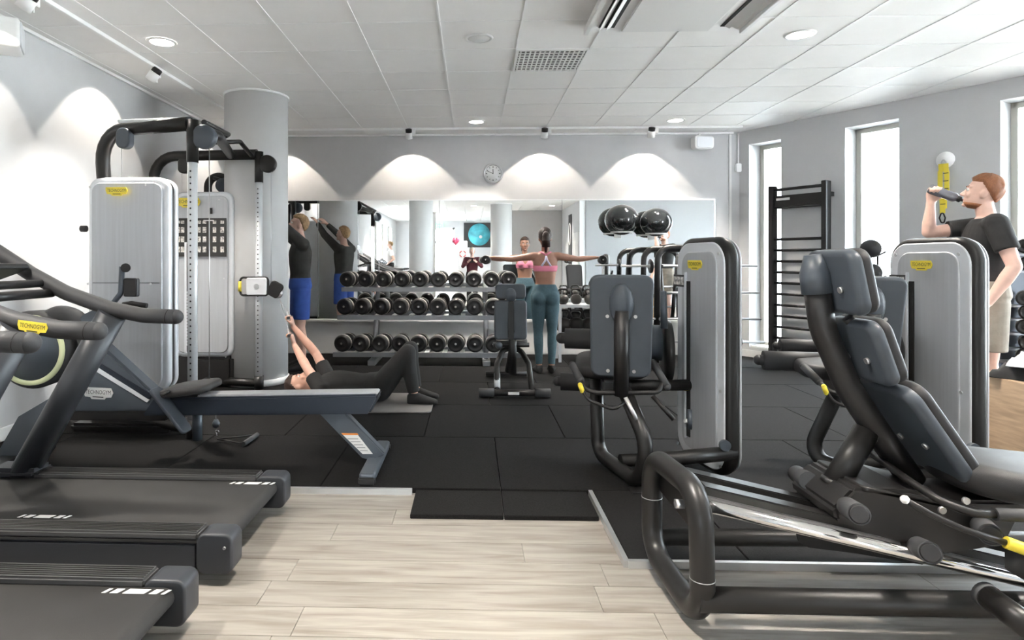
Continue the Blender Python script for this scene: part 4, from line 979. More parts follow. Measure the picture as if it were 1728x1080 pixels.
def dumbbell():
    t = thing('dumbbell', 'x', 'dumbbell', (0, 0, 0), 0)
    m = frame((0, 0, .092), (1, 0, 0), (0, 0, 1))       # local z = -y world
    for s in (-1, 1):
        mm = m @ Matrix.Translation((0, 0, s*.098)) @ (Matrix.Identity(4) if s > 0 else Matrix.Rotation(PI, 4, 'X'))
        h = part('dumbbell_head', MB().lathe([(.001, -.052), (.078, -.052), (.091, -.040), (.092, .030), (.080, .052), (.066, .055), (.062, .049), (.024, .049), (.022, .054), (.001, .054)], mm, 22), 'dumbbell', t, local=True)
        part('metal_ring', MB().lathe([(.0918, -.040), (.0940, -.036), (.0940, -.014), (.0918, -.010)], mm, 22, False), 'ring', h, local=True)
        part('end_cap', MB().lathe([(.001, .056), (.012, .056), (.013, .050)], mm, 10), 'ring', h, local=True)
    part('handle', MB().cyl((0, -.06, .092), (0, .06, .092), .016, n=12), 'chrome', t, local=True)
    return t
proto = dumbbell(); ORD = ['first', 'second', 'third', 'fourth', 'fifth', 'sixth', 'seventh', 'eighth', 'ninth', 'tenth']
ROWX = {2: [588, 619, 649, 679, 709, 739.5, 769.5, 800, 830, 859], 1: [585, 615, 646, 677, 708, 739, 770, 802, 833, 862], 0: [581, 611, 644, 675.5, 707, 739, 770.5, 802, 834, 865]}
first = True
for k, nm in ((2, 'top'), (1, 'middle'), (0, 'bottom')):
    for i, px in enumerate(ROWX[k]):
        o = proto if first else copy_tree(proto); first = False
        p = wY(px, 0, YS[k]+.05); o.location = (p.x, YS[k]+.15, ZS[k]+.030)
        o.rotation_euler[2] = (-.18 if i < 3 else -.05)*(1 if k < 2 else .6)+random.uniform(-.03, .03)
        sc = 1.10 if k < 2 else 1.05; o.scale = (sc, 1, sc)
        o['label'] = 'black round dumbbell on the %s shelf of the rack, %s from the left' % (nm, ORD[i]); o['group'] = 'dumbbells on the rack, %s shelf' % nm
# ------------------------------------------------------------------ kettlebell rack
xa, xb = wY(941, 0, 7.8).x, wY(941, 0, 7.8).x+1.0
t = thing('kettlebell_rack', 'light grey two-shelf kettlebell rack in front of the mirror, right of the woman', 'rack', ((xa+xb)/2, 7.9, TW))
ks = [wY(960, 516, 7.8).z, wY(960, 563, 7.8).z]
for z in ks: part('shelf', MB().box(((xa+xb)/2, 7.90, z), (xb-xa, .36, .035)), 'silver_light', t, .004)
for x in (xa+.02, xb-.02):
    for y in (7.74, 8.06): part('upright', MB().box((x, y, (ks[0]+TW)/2), (.035, .035, ks[0]-TW)), 'silver_light', t)
def kettlebell(s=1):
    t = thing('kettlebell', 'x', 'kettlebell', (0, 0, 0), 0, 'kettlebells')
    part('bell', MB().lathe([(.001, 0), (.045, .002), (.078, .035), (.088, .08), (.075, .125), (.045, .152), (.001, .158)], Matrix.Identity(4), 22), 'castiron', t, local=True)
    part('handle', MB().tube([(-.045, 0, .135), (-.072, 0, .20), (-.055, 0, .235), (.055, 0, .235), (.072, 0, .20), (.045, 0, .135)], .014, .03, 12), 'castiron', t, local=True)
    return t
kb = kettlebell(); first = True
for r, (z, nm) in enumerate(zip(ks, ('upper', 'lower'))):
    for c_ in range(6):
        o = kb if first else copy_tree(kb); first = False
        o.location = (xa+.07+c_*.165, 7.82+(c_ % 2)*.02, z+.018); s = (.80 if r == 0 else 1.15); o.scale = (s, s, s); o.rotation_euler[2] = random.uniform(-.5, .5)
        o['label'] = 'black kettlebell on the %s shelf of the kettlebell rack, %s from the left' % (nm, ORD[c_])
# ------------------------------------------------------------------ barbell rack and balls
t = thing('barbell_rack', 'dark tubular barbell rack with curved top bars, behind the left leg machine', 'rack', (2.8, 7.7, TW))
x0, x1 = 2.16, 3.04
zt = wY(1140, 418, 7.5).z
for y, q in ((7.42, 'front'), (8.02, 'rear')):
    part('frame_arch', MB().tube([(x0, y, TW), (x0+.02, y, zt), (x1, y, zt), (x1+.02, y, TW)], .036, .15, 18), 'frame', t)
for y0, y1, z0_, z1_ in ((7.42, 7.62, .05, 1.30),): 
    for x in (x0+.10, x1-.08): part('hook_post', MB().tube([(x, 7.30, TW+.03), (x, 7.66, 1.38)], .028, 0, 14), 'black', t)
part('foot_tube', MB().tube([(x0, 7.3, TW+.03), (x0, 8.05, TW+.03)], .03, 0, 12).tube([(x1, 7.3, TW+.03), (x1, 8.05, TW+.03)], .03, 0, 12), 'frame', t)
for py, Y in ((449, 7.57), (494, 7.49), (538, 7.405), (576, 7.335)):
    z = wY(1160, py, Y).z
    for x in (x0+.10, x1-.08): part('bar_hook', MB().box((x, Y-.005, z-.022), (.03, .07, .014)).box((x, Y-.036, z-.005), (.03, .012, .04)), 'black', t)
def barbell(px0, px1, py, Y, lab, pl=.055):
    a, b = wY(px0, py, Y), wY(px1, py, Y); b.z = a.z
    t = thing('barbell', lab, 'barbell', ((a.x+b.x)/2, Y, a.z), 0, 'barbells on the rack')
    part('bar', MB().cyl(a, b, .014, n=12), 'steel', t)
    for f in (.22, .80):
        c_ = a.lerp(b, f); pt = part('weight_plate', MB().lathe([(.001, -.012), (pl, -.012), (pl, .012), (.001, .012)], frame(c_, (0, 1, 0), (0, 0, 1)), 24), 'dumbbell', t)
        part('collar', MB().cyl(c_-V((.04, 0, 0)), c_+V((.04, 0, 0)), .022, n=12), 'steel', pt)
barbell(1048, 1277, 449, 7.57, 'steel barbell on the topmost hooks of the barbell rack', .085)
barbell(1065, 1280, 494, 7.49, 'steel barbell on the second hooks of the barbell rack')
barbell(1070, 1284, 538, 7.405, 'steel barbell on the third hooks of the barbell rack')
barbell(1080, 1290, 576, 7.335, 'steel barbell on the lowest hooks of the barbell rack')
for px, py, r, q, xh in ((1049, 371, .215, 'left', 1049), (1107, 375, .20, 'right', 1107)):
    p = wY(px, py, BY-.235)
    o = single('exercise_ball', MB().sphere((0, 0, 0), (r, r, r*.92), 40, Matrix.Translation(p)), 'ball', 'glossy black exercise ball resting on a white wall ring, %s of the pair' % q, 'ball', p, group='exercise balls on wall rings')
    part('valve_plug', MB().cyl(p-V((.02, r-.004, 0)), p-V((.02, r+.003, 0)), .008, n=8), 'grip', o)
    h = thing('wall_ring', 'white wall ring holding the %s black exercise ball' % q, 'bracket', (p.x, BY-.02, p.z-r*.8), 0, 'wall rings for balls')
    part('ring', MB().tube([V((p.x+r*.62*math.cos(k*PI/12), p.y+r*.62*math.sin(k*PI/12), p.z-r*.76)) for k in range(24)], .010, 0, 8, True), 'whiteplastic', h)
    part('ring_arm', MB().cyl((p.x, p.y+r*.62, p.z-r*.76), (p.x, BY-.012, p.z-r*.76), .011, n=8), 'whiteplastic', h)
    part('ring_plate', MB().box((p.x, BY-.014, p.z-r*.8), (.09, .006, .12)), 'whiteplastic', h, .002)
# ------------------------------------------------------------------ wall bars on the right wall
sL = wall_s(1314)[0]; sR = wall_s(1404)[0]; off = .12
t = thing('wall_bars', 'tall black wall bars ladder between the first two windows', 'wall bars', CORN+wdir*((sL+sR)/2)+wn*off+V((0, 0, TW)))
Pw = lambda s, z, o=off: CORN+wdir*s+wn*o+V((0, 0, z))
ww = frame((0, 0, 0), wdir, (0, 0, 1))
for s, q in ((sL, 0), (sR, 1)):
    part('side_rail', MB().box((0, 0, 0), (.055, 2.2-TW, .11), Matrix.Translation(Pw(s, (2.2+TW)/2)) @ ww), 'black', t, .004)
    part('wall_bracket', MB().box((0, 0, 0), (.05, .05, .08), Matrix.Translation(Pw(s+.05*(1 if q else -1)*0, 2.05, .04)) @ ww), 'black', t)
part('rung', MB().tube([Pw(sL, 2.15), Pw(sR, 2.15)], .019, 0, 10), 'black', t)
pb = part('top_board', MB().box((0, 0, 0), (sR-sL, .13, .025), Matrix.Translation(Pw((sL+sR)/2, 2.01)) @ ww), 'black', t, .003)
part('rung', MB().tube([Pw(sL, 1.93), Pw(sR, 1.93)], .017, 0, 10), 'black', t)
part('white_sticker', MB().box((0, 0, 0), (.17, .028, .004), Matrix.Translation(Pw(sL+.14, 2.03, off+.015)) @ ww), 'print', pb)
zz = wD(1320, 404, wall_s(1320)[1]-.1).z
while zz > .12:
    part('rung', MB().tube([Pw(sL, zz), Pw(sR, zz)], .017, 0, 12), 'black', t); zz -= .134
# ------------------------------------------------------------------ suspension strap
p = onwall(1597, 270, .02)
t = thing('suspension_strap', 'yellow suspension trainer strap hanging from a white round wall anchor', 'strap', p)
wm = Matrix.Translation(p) @ ww
part('wall_anchor', MB().lathe([(.001, -.014), (.075, -.014), (.082, 0), (.075, .014), (.001, .018)], wm, 28), 'whiteplastic', t)
def wp2(px, py, o): return onwall(px, py, o)
part('anchor_eye', MB().tube([wp2(1592, 276, .05), wp2(1597, 268, .06), wp2(1602, 276, .05), wp2(1597, 283, .05)], .007, .02, 8, True), 'steel', t)
def strap(pts, w_, mt, nm, th=.004):
    mb = MB(); 
    for a, b in zip(pts[:-1], pts[1:]):
        d = (b-a); m = frame((a+b)/2, wdir, d); mb.box((0, 0, 0), (w_, d.length+.004, th), m)
    return part(nm, mb, mt, t)
strap([wp2(1596, 278, .06), wp2(1589, 290, .055), wp2(1593, 335, .055), wp2(1596, 352, .055)], .042, 'yellow', 'strap_loop')
strap([wp2(1598, 278, .065), wp2(1605, 290, .06), wp2(1600, 335, .06), wp2(1597, 352, .06)], .042, 'yellow', 'strap_loop')
strap([wp2(1596, 334, .07), wp2(1595, 360, .06)], .046, 'yellow', 'strap_tail')
for y in (293, 306, 319, 332, 345): part('stitched_mark', MB().box((0, 0, 0), (.044, .007, .003), Matrix.Translation(wp2(1602 if y < 330 else 1597, y, .076)) @ ww), 'badgedark', t)
part('carabiner', MB().tube([wp2(1595, 356, .065), wp2(1590, 368, .06), wp2(1593, 376, .06), wp2(1598, 376, .06), wp2(1600, 368, .06)], .007, .02, 8, True), 'black', t)
# ------------------------------------------------------------------ medicine ball stand, plywood box, right rack
t = thing('ball_stand', 'black metal stand of medicine balls in front of the middle window', 'rack', wD(1463, 600, 6.2)*1)
D = 6.25
c1 = wD(1462, 420, D); c2_ = wD(1463, 452, D)
t.location = (c1.x, c1.y, TW); ROOTM[t.name] = Matrix.Translation(t.location).inverted()
for s in (-1, 1):
    part('stand_post', MB().tube([(c1.x+s*.13, c1.y+.03, TW), (c1.x+s*.13, c1.y+.03, c1.z-.06)], .011, 0, 8), 'black', t)
    for k in range(5): part('ball_prong', MB().tube([(c1.x+s*.13, c1.y+.03, c1.z-.07-k*.24), (c1.x+s*.10, c1.y-.14, c1.z-.03-k*.24)], .009, 0, 8), 'black', t)
part('stand_foot', MB().box((c1.x, c1.y, TW+.01), (.36, .30, .02)), 'black', t)
for k in range(5):
    c_ = V((c1.x, c1.y-.07, c1.z-k*.24)); r = .092+.006*min(k, 2)
    single('medicine_ball', MB().sphere(c_, r, 24), 'padtop', 'dark medicine ball on the black stand by the middle window, %s from the top' % ORD[k], 'ball', c_, group='medicine balls on the stand')
bx0 = wD(1676, 640, 3.95)
t = thing('plyo_box', 'plywood jump box at the right edge, behind the right leg machine', 'box', (3.68, 4.05, TW))
X0, X1, Y0, Y1, ZT = bx0.x, bx0.x+.62, 3.80, 4.28, wD(1690, 636, 3.95).z
for nm, c_, d_ in (('front_panel', ((X0+X1)/2, Y0, (ZT+TW)/2), (X1-X0, .018, ZT-TW)), ('back_panel', ((X0+X1)/2, Y1, (ZT+TW)/2), (X1-X0, .018, ZT-TW)), ('side_panel', (X0+.009, (Y0+Y1)/2, (ZT+TW)/2), (.018, Y1-Y0-.02, ZT-TW-.02)), ('side_panel', (X1-.009, (Y0+Y1)/2, (ZT+TW)/2), (.018, Y1-Y0-.02, ZT-TW-.02)), ('top_panel', ((X0+X1)/2, (Y0+Y1)/2, ZT-.009), (X1-X0-.001, Y1-Y0-.019, .018))):
    part(nm, MB().box(c_, d_), 'plywood', t, .002)
def cloth(name, c, rx, ry, h, m, lab, seed):
    rnd = random.Random(seed); mb = MB(); n = 26; k = 9; vs = []
    ph = [rnd.uniform(0, 6) for _ in range(6)]
    for i in range(k):
        f = i/(k-1)
        for j in range(n):
            a = 2*PI*j/n; r = f*(1+.13*math.sin(3*a+ph[0])+.08*math.sin(7*a+ph[1]))
            z = h*(1-f**2.2)*(1+.35*math.sin(5*a+ph[2]+f*6))*(.7+.5*math.sin(f*9+ph[3]+2*a)**2)+.006
            vs.append(V((c[0]+rx*r*math.cos(a), c[1]+ry*r*math.sin(a), c[2]+max(z, .005))))
    fs = [(i*n+j, (i+1)*n+j, (i+1)*n+(j+1) % n, i*n+(j+1) % n) for i in range(k-1) for j in range(n)]
    vs2 = [V((v.x, v.y, c[2]+.001)) for v in vs[-n:]]; o = len(vs); vs += vs2
    fs += [((k-1)*n+j, o+j, o+(j+1) % n, (k-1)*n+(j+1) % n) for j in range(n)]+[tuple(o+j for j in range(n))]
    mb.add(vs, fs, True); return single(name, mb, m, lab, 'clothing', c)
cloth('crumpled_jacket', (X0+.20, 4.02, ZT), .20, .19, .10, 'blackcloth', 'crumpled black jacket on top of the plywood box', 2)
o = cloth('towel', (X0+.13, 3.96, ZT+.085), .12, .10, .06, 'whitecloth', 'white towel lying on the black jacket on the plywood box', 5); o['category'] = 'towel'
# rack with dumbbells at the right edge
a = wD(1702, 440, 4.9)
t = thing('dumbbell_stand', 'grey vertical rack with black dumbbells at the right photo edge', 'rack', (a.x+.2, a.y, TW))
part('rack_panel', MB().slab(frame((a.x+.20, a.y+.14, .72), (1, 0, 0), (0, 0, 1)), .50, 1.30, .03, .03, .008), 'rower', t)
part('rack_base', MB().box((a.x+.2, a.y+.05, TW+.03), (.55, .45, .06)), 'rackgray', t, .01)
for s in (-1, 1): part('rack_post', MB().box((a.x+.2+s*.26, a.y+.14, .75), (.04, .06, 1.4)), 'rackgray', t, .004)
for k in range(8):
    z = wD(1700, [418, 447, 505, 528, 552, 578, 600, 617][k], 4.9).z
    part('peg', MB().box((a.x+.2, a.y+.06, z-.055), (.46, .12, .015)), 'rackgray', t)
    o = copy_tree(proto); o.location = (a.x+.10+.02*(k % 2), a.y-.03, z-.045); o.scale = (.62, .8, .62); o.rotation_euler[2] = -.70
    o['label'] = 'small black dumbbell on the rack at the right photo edge, %s from the top' % ORD[k]; o['group'] = 'dumbbells on the right edge rack'
# lime roller behind the column
p = wD(401, 640, 6.95)
single('foam_roller', MB().lathe([(.03, 0), (.055, 0), (.055, .30), (.03, .30)], Matrix.Translation((p.x-.02, p.y, TW)), 24), 'limegreen', 'lime green foam roller standing left of the round column', 'foam roller', (p.x-.02, p.y, TW))
# exercise mat
a = wZ(640, 695, TW+.012); b = wZ(728, 695, TW); c_ = wZ(722, 666, TW)
t = single('exercise_mat', MB().slab(frame(((b.x-2.0+b.x)/2, (a.y+c_.y)/2, TW+.008), (1, 0, 0), (0, 1, 0)), 2.0, c_.y-a.y, .014, .07, .005), 'matgray', 'grey exercise mat with rounded corners under the lying man', 'mat', ((b.x-1), (a.y+c_.y)/2, TW))
# ------------------------------------------------------------------ people
def remeshed(name, mb, m, parent, voxel=.008, smooth=3, **k):
    o = part(name, mb, m, parent, local=k.pop('local', True), **k)
    r = o.modifiers.new('r', 'REMESH'); r.mode = 'VOXEL'; r.voxel_size = voxel; r.use_smooth_shade = True
    if smooth: s_ = o.modifiers.new('s', 'SMOOTH'); s_.factor = .5; s_.iterations = smooth
    dg = bpy.context.evaluated_depsgraph_get(); me = bpy.data.meshes.new_from_object(o.evaluated_get(dg))
    o.modifiers.clear(); o.data = me; me.name = name
    for p in me.polygons: p.use_smooth = True
    return o
def add_hand(mb, w, d, n, side, curl=.6, s=1.0):
    """w wrist, d direction of the palm, n palm normal, side towards the thumb"""
    w = V(w); d = V(d).normalized(); n = (V(n)-d*V(n).dot(d)).normalized(); sd = d.cross(n).normalized(); sd = sd if sd.dot(V(side)) > 0 else -sd
    mb.loft([(w-d*.02*s, sd*.027*s, n*.020*s), (w+d*.02*s, sd*.031*s, n*.018*s), (w+d*.055*s, sd*.041*s, n*.017*s), (w+d*.092*s, sd*.040*s, n*.013*s)], 14)
    for off, L_ in ((.031, .068), (.011, .078), (-.010, .073), (-.030, .056)):
        b = w+d*.088*s+sd*off*s; dd = d.copy(); L3 = L_*s/2.3; ax = d.cross(n)
        dd = (d*math.cos(curl*.5)+n*math.sin(curl*.5)); p = b; a = curl*.5; r = .0092*s
        for q in range(3):
            dd = d*math.cos(a)+n*math.sin(a); e = p+dd*L3*(1.1, .85, .7)[q]; mb.capsule(p, r, e, r*.93, 8); p = e; a += curl*.9; r *= .93
    b = w+d*.025*s+sd*.022*s; dd = (d*.62+sd*.72+n*.25).normalized(); e = b+dd*.042*s; mb.capsule(b, .0125*s, e, .0105*s, 8)
    dd = (d*.85+sd*.25+n*.5*min(curl, 1)).normalized(); mb.capsule(e, .0105*s, e+dd*.030*s, .0088*s, 8)
def add_foot(mb, a, f, up, s, g=0, heel=True):
    a = V(a); f = V(f).normalized(); r = f.cross(up).normalized(); u = V(up)
    z = -.075*s
    mb.loft([(a-f*.055*s+u*(z+.035*s), r*(.022*s+g), u*(.032*s+g)), (a-f*.03*s+u*(z+.040*s), r*(.033*s+g), u*(.042*s+g)), (a+f*.05*s+u*(z+.038*s), r*(.038*s+g), u*(.040*s+g)), (a+f*.12*s+u*(z+.026*s), r*(.047*s+g), u*(.026*s+g)), (a+f*.17*s+u*(z+.018*s), r*(.042*s+g), u*(.018*s+g)), (a+f*.195*s+u*(z+.014*s), r*(.020*s+g), u*(.011*s+g))], 16)
def add_head(mb, c, f, u, s):
    """c centre of the skull, f forward, u up"""
    r = f.cross(u).normalized(); m = Matrix((r, f, u)).transposed().to_4x4(); m.translation = c; m = m @ Matrix.Scale(s, 4)
    mb.sphere((0, -.012, .022), (.074, .094, .090), 22, m)
    mb.loft([(m @ V((0, .010, -.112)), m.to_3x3() @ V((.022, 0, 0)), m.to_3x3() @ V((0, .030, 0))), (m @ V((0, .010, -.100)), m.to_3x3() @ V((.042, 0, 0)), m.to_3x3() @ V((0, .058, 0))), (m @ V((0, .008, -.070)), m.to_3x3() @ V((.056, 0, 0)), m.to_3x3() @ V((0, .076, 0))), (m @ V((0, .004, -.025)), m.to_3x3() @ V((.066, 0, 0)), m.to_3x3() @ V((0, .084, 0))), (m @ V((0, .0, .03)), m.to_3x3() @ V((.070, 0, 0)), m.to_3x3() @ V((0, .086, 0)))], 22)
    mb.capsule(m @ V((0, .080, .004)), .009*s, m @ V((0, .103, -.034)), .013*s, 10)      # nose
    for q in (-1, 1):
        mb.sphere((q*.011, .092, -.037), (.009, .010, .008), 8, m)
        mb.sphere((q*.033, .066, -.030), (.024, .020, .024), 10, m)                       # cheek
        mb.sphere((q*.074, -.012, -.018), (.010, .020, .031), 12, m)                      # ear
        mb.capsule(m @ V((q*.012, .082, .022)), .008*s, m @ V((q*.048, .066, .022)), .008*s, 8)  # brow
    mb.capsule(m @ V((-.020, .082, -.063)), .006*s, m @ V((.020, .082, -.063)), .006*s, 8)
    mb.capsule(m @ V((-.016, .080, -.074)), .007*s, m @ V((.016, .080, -.074)), .007*s, 8)
    mb.sphere((0, .070, -.100), (.020, .018, .016), 10, m)
    return m
def add_face(t, m, s, hair, hstyle='short', beard=None):
    for q in (-1, 1):
        e = part('eye', MB().sphere((q*.030, .074, .002), (.0135, .0115, .0105), 14, m), 'eye', t, local=True)
        part('iris', MB().sphere((q*.030, .0835, .002), (.0058, .0030, .0058), 10, m), 'iris', e, local=True)
        part('eyebrow', MB().capsule(m @ V((q*.016, .0905, .0235)), .0028*s, m @ V((q*.046, .0755, .026)), .0024*s, 8), hair, t, local=True)
    part('lips', MB().capsule(m @ V((-.017, .0860, -.0685)), .0036*s, m @ V((.017, .0860, -.0685)), .0036*s, 8), 'lips', t, local=True)
    mb = MB(); n = 44; k = 30; vs = []; rnd = random.Random(5)
    for i in range(k+1):
        th = PI*i/k
        for j in range(n):
            ph = 2*PI*j/n; d = V((math.sin(th)*math.cos(ph), math.sin(th)*math.sin(ph), math.cos(th)))
            # hairline: high at the front, down to the nape behind
            front = d.y; line = .42+.10*(1-abs(d.x)) if front > .25 else (.42-(.25-front)*1.35)
            if hstyle == 'long': line -= .25 if front < .1 else 0
            f = max(0, min(1, (d.z-line)/.14+.5)); f = f*f*(3-2*f)
            wave = .0022*math.sin(ph*11+th*5)+.0018*math.sin(ph*23)
            g = (.011 if hstyle == 'short' else .010)+(.007*max(0, d.z)) + wave
            rx, ry, rz_ = .074, .094, .090
            vs.append(m @ V((d.x*(rx-.010+(g+.010)*f), -.012+d.y*(ry-.010+(g+.010)*f), .022+d.z*(rz_-.010+(g+.010)*f))))
    fs = [(i*n+j, (i+1)*n+j, (i+1)*n+(j+1) % n, i*n+(j+1) % n) for i in range(k) for j in range(n)]
    mb.add(vs, fs, True); h = part('hair', mb, hair, t, local=True)
    if hstyle == 'long':
        tl = MB().tube([m @ V((0, -.080, .045)), m @ V((0, -.118, .030)), m @ V((0, -.122, -.04)), m @ V((0, -.112, -.12)), m @ V((0, -.100, -.185))], lambda q: s*(.036+.020*math.sin(q*PI))*(1-.6*max(0, q-.7)/.3), .03, 14)
        part('ponytail', tl, hair, h, local=True)
        part('hair_tie', MB().tube([m @ V((.030*math.cos(a*PI/8), -.103, .040+.030*math.sin(a*PI/8))) for a in range(16)], .005, 0, 8, True), 'pink', h, local=True)
    if beard:
        part('beard', MB().loft([(m @ V((0, .012, -.117)), m.to_3x3() @ V((.026, 0, 0)), m.to_3x3() @ V((0, .040, 0))), (m @ V((0, .012, -.100)), m.to_3x3() @ V((.047, 0, 0)), m.to_3x3() @ V((0, .066, 0))), (m @ V((0, .010, -.082)), m.to_3x3() @ V((.056, 0, 0)), m.to_3x3() @ V((0, .0745, 0)))], 22), beard, t, local=True)
def torso(mb, J, g=0, lo=0.0, hi=1.0, f=1):
    """spine loft between fractions lo..hi; g grows it"""
    P, N, R1, R2 = J['pelvis'], J['neck'], J['R1'], J['R2']; s = J['s']; fem = J['fem']
    F1 = V(J['U1']).cross(R1)*-1; 
    ws = ((-.07, .150, .095), (0, .172 if not fem else .172, .112), (.12, .160 if not fem else .150, .104), (.30, .140 if not fem else .112, .094 if not fem else .084), (.52, .155 if not fem else .130, .108 if not fem else .098), (.74, .175 if not fem else .148, .114 if not fem else .104), (.90, .175 if not fem else .145, .090 if not fem else .080), (.975, .110, .066), (1.03, .060, .056))
    secs = []
    mid = J['mid']
    def ctr(q):
        a, b, c = P, mid, N; return a*(1-q)*(1-q)+b*2*q*(1-q)+c*q*q
    k = 14
    def wat(q):
        for (a, b) in zip(ws[:-1], ws[1:]):
            if a[0] <= q <= b[0]:
                t = (q-a[0])/(b[0]-a[0]); return a[1]+(b[1]-a[1])*t, a[2]+(b[2]-a[2])*t
        return ws[-1][1:] if q > 1 else ws[0][1:]
    for i in range(k+1):
        q = lo+(hi-lo)*i/k; hw, hd = wat(q); R = R1.lerp(R2, max(0, min(1, q))).normalized(); c = ctr(q)
        d = (ctr(q+.02)-ctr(q-.02)).normalized(); Fv = R.cross(d).normalized()
        secs.append((c, R*(hw*s+g), -Fv*(hd*s+g)))
    mb.loft(secs, 26, True, 2.35)
def person(name_label, root, rz, J, skin, hair, clothes, group=None, hstyle='short', hands=None, beard=None, voxel=.009, cat='person'):
    t = thing('person', name_label, cat, root, rz, group); s = J['s']
    b = MB(); torso(b, J)
    hs = s*(.97 if J['fem'] else 1.0)
    b.capsule(J['neck']-(J['head']-J['neck']).normalized()*.02, .056*s*(.85 if J['fem'] else 1), J['head']-J['hu']*.05*s-J['hf']*.015*s, .052*s*(.82 if J['fem'] else 1), 16)
    hm = add_head(b, J['head'], J['hf'], J['hu'], hs)
    kk = .86 if J['fem'] else 1
    for q in ('L', 'R'):
        S, E, W = J['sh'+q], J['el'+q], J['wr'+q]; H_, K, A = J['hip'+q], J['kn'+q], J['an'+q]
        b.capsule(J['neck'].lerp(S, .45)-(J['neck']-J['pelvis']).normalized()*.03*s, .058*s*kk, S, .060*s*kk, 14)
        b.capsule(S, .058*s*kk, S.lerp(E, .45), .050*s*kk, 16); b.capsule(S.lerp(E, .4), .050*s*kk, E, .040*s*kk, 16)
        b.capsule(E, .040*s*kk, E.lerp(W, .3), .042*s*kk, 16); b.capsule(E.lerp(W, .3), .042*s*kk, W, .026*s*kk, 14)
        hd = (hands or {}).get(q, (W-E, J['f'], J['f'], .5)); add_hand(b, W, *hd, s=s*(.95 if J['fem'] else 1.03))
        b.capsule(H_, .092*s, H_.lerp(K, .35), .085*s*(1 if J['fem'] else .96), 18); b.capsule(H_.lerp(K, .35), .083*s, K, .054*s, 18)
        back = J.get('back'+q, -J['f'])
        b.capsule(K, .053*s, K.lerp(A, .32)+back*.014*s, .054*s, 16); b.capsule(K.lerp(A, .32)+back*.014*s, .054*s, A, .035*s, 16)
        add_foot(b, A, J['ft'+q], J['fu'+q], s)
    if J['fem']:
        for q in (-1, 1): b.sphere(J['pelvis']+J['R1']*q*.075*s-J['f']*.065*s-V((0, 0, .02)), (.078*s, .070*s, .085*s), 16)
        for q in (-1, 1): b.sphere(J['pelvis'].lerp(J['neck'], .70)+J['R2']*q*.070*s+J['f']*.075*s, .055*s, 16)
    body = remeshed('body', b, skin, t, voxel)
    add_face(body, hm, hs, hair, hstyle, beard)
    for item in clothes:
        nm, mt = item[0], item[1]; c = MB(); g = .011
        if nm in ('shirt', 'jersey'):
            torso(c, J, .014, .02 if nm == 'shirt' else -.02, .985)
            for q in ('L', 'R'):
                S, E, W = J['sh'+q], J['el'+q], J['wr'+q]
                c.capsule(J['neck'].lerp(S, .45)-(J['neck']-J['pelvis']).normalized()*.03*s, .066*s*kk, S, .072*s*kk, 14)
                if nm == 'shirt': c.cyl(S, S.lerp(E, .62), .070*s*kk, .066*s*kk, 20)
                else: c.capsule(S, .068*s*kk, E, .054*s*kk, 18); c.cyl(E, E.lerp(W, .93), .054*s*kk, .038*s*kk, 18)
        elif nm in ('shorts', 'leggings', 'trousers'):
            torso(c, J, .007 if nm == 'leggings' else .018, -.07, .20 if nm != 'leggings' else .27)
            for q in ('L', 'R'):
                H_, K, A = J['hip'+q], J['kn'+q], J['an'+q]; back = J.get('back'+q, -J['f'])
                if nm == 'shorts': c.sphere(H_, .104*s, 18); c.cyl(H_, H_.lerp(K, .80), .106*s, .100*s, 24)
                else:
                    e = .004 if nm == 'leggings' else .016
                    c.capsule(H_, .092*s+e, H_.lerp(K, .35), .085*s+e, 18); c.capsule(H_.lerp(K, .35), .083*s+e, K, .054*s+e, 18)
                    c.capsule(K, .053*s+e, K.lerp(A, .32)+back*.014*s, .054*s+e, 16); c.cyl(K.lerp(A, .32)+back*.014*s, K.lerp(A, .95), .054*s+e, .036*s+e, 16)
            if J['fem']:
                for q in (-1, 1): c.sphere(J['pelvis']+J['R1']*q*.075*s-J['f']*.065*s-V((0, 0, .02)), (.084*s, .076*s, .091*s), 16)
        elif nm == 'sports_bra':
            torso(c, J, .008, .56, .70)
            for q in (-1, 1): c.sphere(J['pelvis'].lerp(J['neck'], .70)+J['R2']*q*.070*s+J['f']*.075*s, .062*s, 16)
        elif nm == 'shoes':
            for q in ('L', 'R'):
                c2 = MB(); add_foot(c2, J['an'+q], J['ft'+q], J['fu'+q], s*1.05, .005)
                c2.cyl(J['an'+q]-J['fu'+q]*.03*s, J['an'+q]+J['fu'+q]*.015*s, .046*s, .044*s, 16)
                sh_ = remeshed('shoe', c2, mt, t, .007, 2); continue
            continue
        o = remeshed(nm, c, mt, t, voxel, 12 if nm == 'leggings' else 4)
        if nm == 'sports_bra':
            up = (J['neck']-J['pelvis']).normalized(); bk = -J['f']; base = J['pelvis']
            L_ = (J['neck']-J['pelvis']).length
            ct = base+up*L_*.93+bk*.088*s
            for q in (-1, 1):
                part('back_strap', MB().tube([base+up*L_*.68+bk*.104*s+J['R2']*q*.055*s, base+up*L_*.80+bk*.108*s+J['R2']*q*.014*s, ct+V((0, 0, -.01))], .011*s, 0, 8), 'lilac', o, local=True)
                part('shoulder_strap', MB().tube([ct, base+up*L_*.99+bk*.060*s+J['R2']*q*.045*s, base+up*L_*1.0+J['R2']*q*.075*s, base+up*L_*.80+J['f']*.118*s+J['R2']*q*.070*s], .010*s, .04, 8), 'pink', o, local=True)
    return t, body
